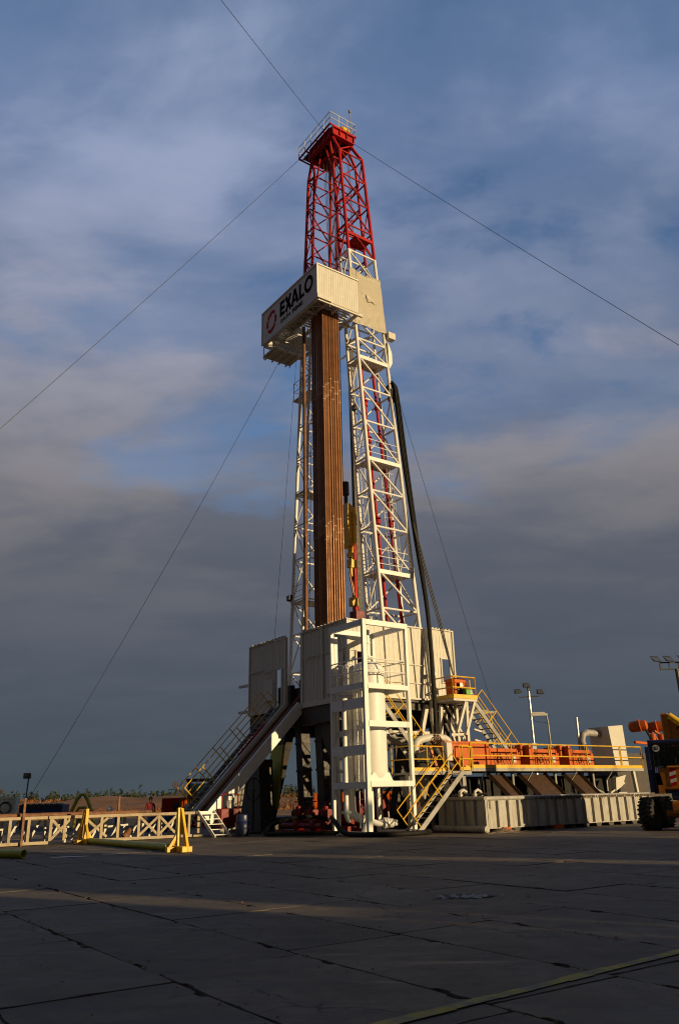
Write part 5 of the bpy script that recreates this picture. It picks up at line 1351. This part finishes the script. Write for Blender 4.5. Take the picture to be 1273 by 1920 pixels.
# ============================================================ WHEELED EXCAVATOR
ex = free('wheeled_excavator', 'amber and blue wheeled excavator at the right edge with a round 20 on its window', 'excavator', (13.7, 33.2, 0), radians(-27)); ex.scale = (1.08, 1.08, 1.08)
def excavator():
    cab = MB()
    x0, x1, y0, y1, z0, z1 = -1.28, -.02, -.55, 1.1, 1.35, 3.14
    for x in (x0, x1-.12):
        for y in (y0, y1-.1): cab.box(x, x+.12, y, y+.1, z0, z1)
    cab.box(x0, x1, y0, y1, z1-.14, z1, .03); cab.box(x0, x1, y0, y1, z0-.1, z0+.05); cab.box(x0, x0+.06, y0+.1, y1-.1, z0, 2.2); cab.box(x0+.12, x1-.12, y1-.08, y1-.02, z0, 2.2)
    cab.box(x0-.12, x0+.02, y0-.06, y0+.02, 1.3, 2.9)
    c = cab.build('cab', 'blue', ex)
    MB().box(x0+.13, x1-.13, y0+.03, y0+.045, 2.2, z1-.15).build('window', 'glass', c)
    MB().box(x0+.02, x0+.035, y0+.12, y1-.12, 2.2, z1-.15).build('window', 'glass', c)
    MB().box(x0+.13, x1-.13, y1-.05, y1-.04, 2.2, z1-.15).build('window', 'glass', c)
    fr = MB(); fr.box(x0+.10, x0+.15, y0-.01, y0+.03, 2.12, z1-.12); fr.box(x1-.15, x1-.10, y0-.01, y0+.03, 2.12, z1-.12); fr.box(x0+.1, x1-.1, y0-.01, y0+.03, z1-.18, z1-.12); fr.build('window_seal', 'black', c)
    st = MB(); st.box(-.95, -.45, .1, .5, 1.6, 1.9, .05); st.box(-.95, -.45, .45, .6, 1.8, 2.55, .05); st.build('seat', 'black', c)
    s = MB(); s.lathe((x0+.27, y0-.012, z1-.30), [(.125, 0), (.125, .012)], 28, (0, -1, 0)); s.build('speed_sticker', 'stickerwhite', c)
    cu = bpy.data.curves.new('n', 'FONT'); cu.body = '20'; cu.size = .17; cu.extrude = .002; cu.offset = .004; cu.align_x = 'CENTER'; cu.align_y = 'CENTER'; cu.materials.append(M['ink'])
    o = bpy.data.objects.new('n', cu); col.objects.link(o); me = bpy.data.meshes.new_from_object(o.evaluated_get(bpy.context.evaluated_depsgraph_get())); bpy.data.objects.remove(o)
    o = bpy.data.objects.new('lettering', me); col.objects.link(o); o.parent = c; o.location = (x0+.27, y0-.03, z1-.30); o.rotation_euler = (pi/2, 0, 0)
    b = MB(); b.prism([(-.9, -.72, 1.42), (1.6, -.72, 1.42), (1.6, -.72, 2.12), (-1.0, -.72, 2.12)], (0, .15, 0)); b.box(-.95, 1.6, -.57, 2.6, 1.36, 2.05, .03); b.box(-.72, -.05, -.80, -.5, 2.12, 2.2, .03); b.box(-1.1, -.9, -.72, .4, 1.25, 1.55); body = b.build('body', 'amber', ex)
    hz = MB(); w = MB()
    for k in range(5):
        z = 1.48+k*.12
        p = [(-.66, -.725, z), (-.44, -.725, z+.07), (-.44, -.725, z+.19), (-.66, -.725, z+.12)]
        (hz if k % 2 == 0 else w).prism(p, (0, -.006, 0))
    hz.build('hazard_stripe', 'inkred', body); w.build('hazard_stripe', 'stickerwhite', body)
    MB().box(-.7, 1.6, -.62, 2.4, 1.02, 1.34, .03).build('turntable', 'blue', ex)
    h = MB(); h.box(-.35, -.25, -.66, -.62, 1.06, 1.12); h.box(0, .25, -.66, -.62, 1.08, 1.13); h.build('lamp', 'stickerwhite', ex)
    ch = MB(); ch.box(-.72, 1.8, -.75, 2.9, .55, .98, .03); ch.box(-.5, 1.6, -.95, -.7, .2, .72, .03); ch.prism([(-.5, -.98, .22), (.1, -.98, .62), (1.6, -.98, .62), (1.6, -.98, .22)], (0, -.05, 0)); ch.tube((-1.0, -.15, .55), (2.1, -.15, .55), .14, n=10); ch.build('chassis', 'amber', ex)
    wm = MB()
    wm.lathe((0, 0, 0), [(.28, -.26), (.46, -.27), (.54, -.2), (.56, 0), (.54, .2), (.46, .27), (.28, .26)], 28, (1, 0, 0))
    for k in range(22):
        a = 2*pi*k/22
        for s in (-1, 1):
            p = Vector((s*.14, cos(a+.07*s)*.555, sin(a+.07*s)*.555)); wm.bar(p-Vector((s*.13, -.05*sin(a), .05*cos(a))), p+Vector((s*.13, -.05*sin(a), .05*cos(a))), .06, .06)
    first = None
    for (x, y) in ((-1.55, -.3), (2.07, -.15), (-1.4, 2.4), (2.07, 2.4)):
        if first is None:
            first = wm.build('wheel', 'tyre', ex, smooth=35); first.location = (x, y, .56); first.rotation_euler = (0, 0, radians(-14))
            r = MB(); r.lathe((0, 0, 0), [(.05, -.2), (.27, -.19), (.28, -.24), (.29, -.24), (.29, .24), (.28, .24), (.27, .15), (.05, .15)], 20, (1, 0, 0)); rr = r.build('rim', 'amber', first, smooth=40)
        else:
            w_ = copy_tree(first, ex); w_.location = (x, y, .56)
    bm_ = MB(); bm_.prism([(1.6, .9, 2.2), (.9, .9, 3.4), (-.55, .9, 4.15), (-.75, .9, 4.1), (-.75, .9, 3.6), (-.5, .9, 3.1), (.5, .9, 2.9), (1.1, .9, 2.1)], (0, .35, 0)); bm_.box(-.82, -.55, .85, 1.3, 3.1, 4.2, .03); bm_.build('boom', 'amber', ex)
    cy = MB(); cy.tube((-.5, .8, 4.1), (-.1, .8, 3.75), .13, n=14); cy.tube((-.1, .8, 3.75), (.9, .8, 2.9), .08, n=10); cy.build('boom_cylinder', 'yellow', ex, smooth=40)
    hs = MB(); hs.path([(-.3, .8, 3.6), (.1, .7, 3.75), (.5, .75, 3.3), (.7, .8, 3.0)], .04, 6); hs.lathe((.1, .8, 3.3), [(.1, -.1), (.22, 0), (.1, .1)], 12, (0, 1, 0)); hs.box(-.15, .3, .78, .9, 3.0, 3.35, .03); hs.build('hydraulic_hose', 'black', ex, smooth=40)
excavator()

# ============================================================ LIGHT POLES
t = free('light_tower', 'tall slim light tower with three lamps standing far behind the walkway', 'light tower', (13.75, 60, 0))
mb = MB(); mb.tube((0, 0, 0), (-.05, 0, 4.2), .13, n=8); mb.tube((0, 0, 4.2), (0, 0, 8.6), .085, n=8); mb.build('pole', 'galv', t, smooth=40)
mb = MB(); mb.bar((-.75, 0, 8.2), (.75, 0, 8.25), .07); mb.tube((0, 0, 8.2), (-.05, 0, 8.95), .06, n=6); mb.build('crossbar', 'dark', t, smooth=40)
for x, z, tl in ((-.8, 8.55, .5), (-.12, 9.0, -.1), (.85, 8.5, -.5)):
    l = MB().prism([(x-.28, -.15, z-.12), (x+.28, -.15, z-.12+tl*.1), (x+.22, .1, z+.22), (x-.22, .1, z+.22)], (0, .12, .05)).build('floodlight', 'dark', t)
    MB().prism([(x-.22, -.165, z-.08), (x+.22, -.165, z-.08), (x+.18, .07, z+.19), (x-.18, .07, z+.19)], (0, -.01, 0)).build('lens', 'lampglass', l)
mb = MB(); mb.box(-.15, .15, -.12, -.05, 4.4, 4.9); mb.build('fuse_box', 'stickerwhite', t)
t = free('light_mast', 'dark floodlight mast with a bank of lamps, cut off by the right edge', 'floodlight mast', (25.1, 60, 0))
mb = MB(); mb.tube((0, 0, 0), (-.1, 0, 10.0), .14, n=8); mb.build('pole', 'dark', t, smooth=40)
mb = MB(); mb.bar((-1.3, 0, 10.0), (1.5, 0, 10.0), .09); mb.bar((-1.3, 0, 10.5), (1.5, 0, 10.5), .09)
for x in (-1.3, -.6, .1, .8, 1.5): mb.bar((x, 0, 10), (x, 0, 10.5), .08)
mb.build('lamp_rack', 'dark', t)
for x in (-1.5, -.55, .55, 1.5):
    l = MB().prism([(x-.32, -.3, 10.55), (x+.3, -.3, 10.5), (x+.24, .25, 10.98), (x-.36, .25, 11.02)], (0, .1, .06)).build('floodlight', 'dark', t)
    MB().prism([(x-.26, -.32, 10.6), (x+.24, -.32, 10.55), (x+.18, .2, 10.93), (x-.3, .2, 10.97)], (0, -.01, 0)).build('lens', 'lampglass', l)
for i, (x, y, h, hw) in enumerate(((8.95, 50, 6.3, .66), (12.4, 50, 6.1, .5))):
    t = free('lamp_post', ('lamp post with a long flat lamp, first behind the walkway left of the light tower', 'lamp post with a long flat lamp, just right of the light tower')[i], 'lamp post', (x, y, 0), 0, 'lamp posts behind the walkway')
    mb = MB(); mb.path([(.12, 0, 0), (.05, 0, h-.6), (0, 0, h-.1), (-.15, 0, h), (-.35, 0, h-.02)], .055, 8); mb.build('post', 'grey', t, smooth=40)
    mb = MB(); mb.box(-1.15 if i == 0 else -1.0, .35 if i == 0 else .05, -.1, .12, h-.17, h-.02, .02); mb.box(-.9, -.1, -.08, .1, h-.02, h+.06, .02); l = mb.build('lamp', 'cream', t)
    mb = MB(); mb.path([(-1.0, 0, h-.17), (-.7, 0, h-.5), (-.2, 0, h-.55), (0, 0, h-.6)], .012, 4); mb.build('cable', 'wire', t)
t = free('vent_post', 'bare upright post with a pale top rising behind the walkway', 'post', (14.2, 50, 0))
MB().tube((0, 0, 0), (.0, 0, 4.5), .06, n=8).build('lower_part', 'dark', t, smooth=40); MB().tube((0, 0, 4.5), (0.02, 0, 5.8), .07, n=8).build('upper_part', 'galv', t, smooth=40)

# ============================================================ LEFT BACKGROUND
def container(name, label, mat, x0, y0, w, d, h, rz, group=None, kind='container'):
    t = free(name, label, kind, (x0, y0, 0), rz, group)
    mb = MB(); mb.corr((0, 0), (w, 0), .12, h-.1, (0, -1), .04, .28); mb.corr((w, 0), (w, d), .12, h-.1, (1, 0), .04, .28); mb.corr((0, d), (0, 0), .12, h-.1, (-1, 0), .04, .28); mb.corr((w, d), (0, d), .12, h-.1, (0, 1), .04, .28); mb.box(.02, w-.02, .02, d-.02, h-.12, h-.06); mb.build('side_panel', mat, t)
    mb = MB()
    for x in (0, w-.12):
        for y in (0, d-.12): mb.box(x-.01, x+.13, y-.01, y+.13, .0, h)
    for z in (.0, h-.12):
        mb.box(.12, w-.12, -.01, .1, z, z+.12); mb.box(.12, w-.12, d-.1, d+.01, z, z+.12); mb.box(-.01, .1, .12, d-.12, z, z+.12); mb.box(w-.1, w+.01, .12, d-.12, z, z+.12)
    mb.build('frame', mat, t)
    return t
container('grey_container', 'pale grey ribbed container at the left edge behind the catwalk', 'graycont', -24.6, 46.0, 6.06, 2.4, 1.95, radians(18))
t = free('lamp_post', 'thin blue lamp post with one floodlight beside the grey container', 'lamp post', (-18.1, 47.2, 0), 0)
MB().tube((0, 0, 0), (.1, 0, 2.95), .04, n=8).build('post', 'midblue', t, smooth=40)
MB().box(-.18, .2, -.12, .1, 2.9, 3.2, .02).build('floodlight', 'dark', t); MB().box(-.13, .15, -.13, -.12, 2.94, 3.16).build('lens', 'lampglass', t)
t = free('coiled_cable', 'coil of dark cable hanging on the end of the grey container', 'cable', (-18.6, 47.35, 1.35))
mb = MB()
for k in range(4): mb.torus((-.6+.02*k, -.08-.01*k, .0), (0, 1, .1), .26+.03*k, .018, 18, 5)
mb.build('coil', 'wire', t, smooth=40)
t = free('lifting_frame', 'yellow green wishbone shaped lifting frame standing behind the catwalk', 'lifting frame', (-17.3, 55, 0))
mb = MB(); mb.path([(-.95, 0, 0), (-.75, 0, .8), (-.35, 0, 1.75), (-.12, 0, 2.05), (.12, 0, 2.05), (.35, 0, 1.75), (.75, 0, .8), (.95, 0, 0)], .12, 10); mb.path([(-.45, .1, 0), (-.42, .1, .9), (-.2, .1, 1.25), (.2, .1, 1.25), (.42, .1, .9), (.45, .1, 0)], .10, 8); mb.build('yoke', 'lime', t, smooth=50)
mb = MB(); mb.box(-.3, .3, .05, .4, 0, .95, .05); mb.build('hook_block', 'dark', t)
t = free('pipe_bin', 'dark blue bin of stacked parts behind the catwalk near the grey container', 'bin', (-21.8, 56, 0), 0)
mb = MB(); mb.box(0, 2.9, 0, 1.4, .9, 1.5, .03)
for x in (.1, 2.7): mb.box(x, x+.1, .1, 1.3, 0, .9)
mb.build('case', 'blue', t)
mb = MB()
for k in range(7): mb.tube((.25+k*.38, -.05, 1.42), (.25+k*.38, 1.2, 1.42), .14, n=10)
mb.build('parts', 'dark', t, smooth=40)
container('orange_container', 'orange red container partly hidden by the ramp, nearer its foot', 'orange', -10.4, 52.5, 5.6, 2.4, 1.72, radians(-5), 'orange containers behind the ramp')
t = free('orange_cabin', 'darker red cabin with a small window at the left end of the orange containers', 'cabin', (-11.75, 53.5, 0), radians(-5))
MB().box(0, 2.1, 0, 2.3, .05, 1.7, .02).build('wall', 'red', t); MB().box(.8, 1.2, -.01, 0, 1.0, 1.45).build('window', 'dark', t)
container('orange_container', 'orange container seen low between the dark legs under the rig floor', 'orange', -2.4, 63, 6.0, 2.4, 1.85, radians(-3), 'orange containers behind the ramp')
t = free('forklift', 'dark forklift cab standing behind the handrail at the foot of the ramp', 'forklift', (-8.9, 51.0, 0), radians(8))
mb = MB()
for x in (-.75, .65):
    for y in (0, 1.2): mb.box(x, x+.1, y, y+.1, 1.2, 2.75)
mb.box(-.85, .85, -.1, 1.4, 2.62, 2.78, .03); mb.box(-.8, .8, -.3, 1.6, .4, 1.25, .05); mb.build('cab', 'dark', t)
MB().box(-.6, .6, .02, .04, 1.35, 2.5).build('windscreen', 'glass', t)
mb = MB()
for x in (-.55, .5): mb.box(x-.08, x+.08, -.12, -.02, 2.5, 2.62)
mb.box(-.5, .5, -.32, -.3, 1.05, 1.25); mb.build('lamp', 'stickerwhite', t)
for x in (-.75, .75):
    for y in (0, 1.3): MB().lathe((x, y, .4), [(.15, -.14), (.38, -.12), (.4, 0), (.38, .12), (.15, .14)], 18, (1, 0, 0)).build('wheel', 'tyre', t, smooth=40)
mb = MB(); mb.box(-.5, -.4, -.55, -.4, .1, 2.0); mb.box(.4, .5, -.55, -.4, .1, 2.0); mb.box(-.5, .5, -.52, -.46, 1.9, 2.0); mb.build('lift_mast', 'dark', t)
t = free('white_cabinet', 'white panel frame standing between the orange container and the ramp handrail', 'panel', (-8.9, 49.0, 0), 0)
mb = MB(); mb.box(-.5, -.4, 0, .1, 0, 1.35); mb.box(.4, .5, 0, .1, 0, 1.35); mb.box(-.4, .4, 0, .1, 1.2, 1.35); mb.box(-.4, .4, 0, .1, .5, .65); mb.build('frame', 'white', t)
def barrels():
    pr = None
    for i, (x, y) in enumerate(((-10.2, 44.5), (-9.4, 44.8), (-13.7, 50.0))):
        if pr is None:
            t = free('blue_drum', '', 'drum', (x, y, 0), 0, 'blue drums behind the catwalk'); pr = t
            MB().lathe((0, 0, 0), [(.25, 0), (.29, .05), (.29, .3), (.31, .32), (.29, .34), (.29, .6), (.31, .62), (.29, .64), (.29, .85), (.25, .9)], 18).build('shell', 'midblue', t, smooth=40)
        else: t = copy_tree(pr); t.location = (x, y, 0)
        t['label'] = ('blue plastic drum seen between the catwalk posts, left of its neighbour', 'blue plastic drum seen between the catwalk posts, right of its neighbour', 'blue drum left of the person in red, farthest back')[i]
barrels()
t = free('white_bag', 'small white bundle on the catwalk edge left of the person', 'bundle', (-12.9, 46.0, 0))
MB().lathe((0, 0, 0), [(.22, 0), (.3, .3), (.26, .9), (.15, 1.2), (.08, 1.34)], 12).build('sack', 'stickerwhite', t, smooth=60)
def person():
    t = free('person', 'person in a dark red work jacket and dark cap standing behind the catwalk', 'person', (-11.55, 49.6, 0), radians(15))
    V = [(0, 0, .92), (0, 0, 1.15), (0, .01, 1.35), (0, 0, 1.45), (0, -.01, 1.53), (0, -.02, 1.62), (0, -.01, 1.71),
         (.19, 0, 1.38), (.27, -.05, 1.12), (.24, -.16, .90), (-.19, 0, 1.38), (-.27, -.05, 1.12), (-.24, -.16, .90),
         (.09, 0, .86), (.11, .0, .48), (.11, .03, .08), (.11, -.14, .03), (-.09, 0, .86), (-.11, -.02, .48), (-.12, .02, .08), (-.12, -.15, .03)]
    E = [(0, 1), (1, 2), (2, 3), (3, 4), (4, 5), (5, 6), (2, 7), (7, 8), (8, 9), (2, 10), (10, 11), (11, 12), (0, 13), (13, 14), (14, 15), (15, 16), (0, 17), (17, 18), (18, 19), (19, 20)]
    Rr = [.15, .145, .16, .07, .06, .095, .085, .075, .055, .045, .075, .055, .045, .10, .07, .05, .045, .10, .07, .05, .045]
    me = bpy.data.meshes.new('body'); me.from_pydata(V, E, []); o = bpy.data.objects.new('body', me); col.objects.link(o)
    o.modifiers.new('skin', 'SKIN'); o.modifiers.new('sub', 'SUBSURF').levels = 2
    o.modifiers['sub'].render_levels = 2
    for i, r in enumerate(Rr): me.skin_vertices[0].data[i].radius = (r, r*.8)
    me.skin_vertices[0].data[0].use_root = True
    dg = bpy.context.evaluated_depsgraph_get(); m2 = bpy.data.meshes.new_from_object(o.evaluated_get(dg)); bpy.data.objects.remove(o)
    for k in ('skin', 'cloth', 'trouser'): m2.materials.append(M[k])
    for p in m2.polygons:
        z = p.center.z; p.material_index = 0 if (z > 1.5 or (z < .95 and p.center.y < -.1 and z > .8)) else (1 if z > .9 else 2)
        p.use_smooth = True
    b = bpy.data.objects.new('body', m2); col.objects.link(b); b.parent = t
    MB().lathe((0, -.01, 1.62), [(.105, 0), (.112, .06), (.10, .12), (.06, .16), (.01, .175)], 16).build('cap', 'hair', t, smooth=60)
    for s in (-1, 1):
        h = MB(); h.box(s*.24-.035, s*.24+.035, -.2, -.14, .84, .9, .01)
        for k in range(4): h.tube((s*.24-.03+.02*k, -.185, .85), (s*.24-.03+.02*k, -.2, .77+.008*(k in (0, 3))), .009, n=5)
        h.tube((s*.24-s*.035, -.18, .87), (s*.24-s*.06, -.2, .81), .01, n=5); h.build('hand', 'skin', t, smooth=50)
    f = MB(); f.box(-.012, .012, -.115, -.085, 1.58, 1.63); f.build('nose', 'skin', t)
person()

# ============================================================ MARKS ON THE GROUND
def patches():
    flat_patch('puddle', 'puddle', 'shallow dark puddle in front of the yellow line at the bottom right', 'puddle', (3.05, 6.55), .40, .20, .2, z=.0085, seed=4, jit=.45)
    flat_patch('drain_pit', 'hole', 'worn broken pit in the slabs in the middle distance with pale rubble', 'pit', (1.78, 13.6), .42, .26, .5, seed=5, jit=.6, n=48)
    flat_patch('paper_scraps', 'paper', 'wet white scraps lying on the slabs beyond the open yellow pipe', 'scraps', (-8.3, 25.7), .55, .20, .3, seed=7)
    flat_patch('paper_scraps', 'paper', 'small wet white scrap nearer the two yellow stands', 'scraps', (-7.2, 26.5), .38, .15, .2, seed=17)
patches()
def rubble():
    q = random.Random(77); t = free('rubble', 'pale broken stones lying in the worn pit in the slabs', 'rubble', (1.78, 13.6, .01)); mb = MB()
    for i in range(60):
        x, y, r = q.gauss(0, .22), q.gauss(0, .13), q.uniform(.012, .05)
        mb.add([(x+r*q.uniform(.6, 1.2)*cos(a), y+r*q.uniform(.6, 1.2)*sin(a), 0) for a in (0, 1.3, 2.5, 3.8, 5)]+[(x, y, r*q.uniform(.4, .9))], [(0, 1, 5), (1, 2, 5), (2, 3, 5), (3, 4, 5), (4, 0, 5)])
    mb.build('stones', 'tank', t)
rubble()

# ============================================================ UNSEEN SHADE BLOCKERS, RIGHT OF THE FRAME
# Made-up blocks, shaped like cabins, added to shade the yard and leave sunlit strips.
SH = Vector((cos(SUN_AZ), sin(SUN_AZ), 0)); SN = Vector((-SH.y, SH.x, 0))     # towards the sun; across it
def cabin(n0, n1, s, h, label):
    """an unseen cabin-shaped blocker added for shade; its long side faces across the light, from n0 to n1"""
    w = n1-n0; c = SH*(-s)+SN*n0
    t = free('shade_blocker', label, 'site cabin', (c.x, c.y, 0), math.atan2(SN.y, SN.x), 'unseen shade blockers')
    k = max(1, round(h/2.6)); hh = h/k
    for i in range(k):
        mb = MB(); mb.corr((w, 0), (0, 0), i*hh+.05, (i+1)*hh-.02, (0, 1), .04, .3); mb.box(0, w, -2.4, -.1, i*hh+.02, (i+1)*hh-.03); mb.build('wall', 'graycont', t)
        mb = MB()
        for j in range(max(1, int(w/2.5))): mb.box(.8+j*2.4, 1.8+j*2.4, 0.0, .03, i*hh+1.0, i*hh+1.9)
        mb.build('window', 'glass', t)
    return t
cabin(-14.0, 10.0, -24, 8.7, 'unseen three high grey shade blocker added nearest the photographer')
cabin(10.05, 10.8, -24, 5.6, 'narrow unseen two high blocker added lower to let a sun strip through')
cabin(10.85, 19.3, -24, 9.5, 'unseen three high grey shade blocker added in the middle of the row')
cabin(20.25, 28.6, -24, 7.2, 'wide unseen grey shade blocker added past the narrow gap')
cabin(28.65, 29.45, -24, 9.3, 'narrow unseen grey shade blocker added at the far end of the row')
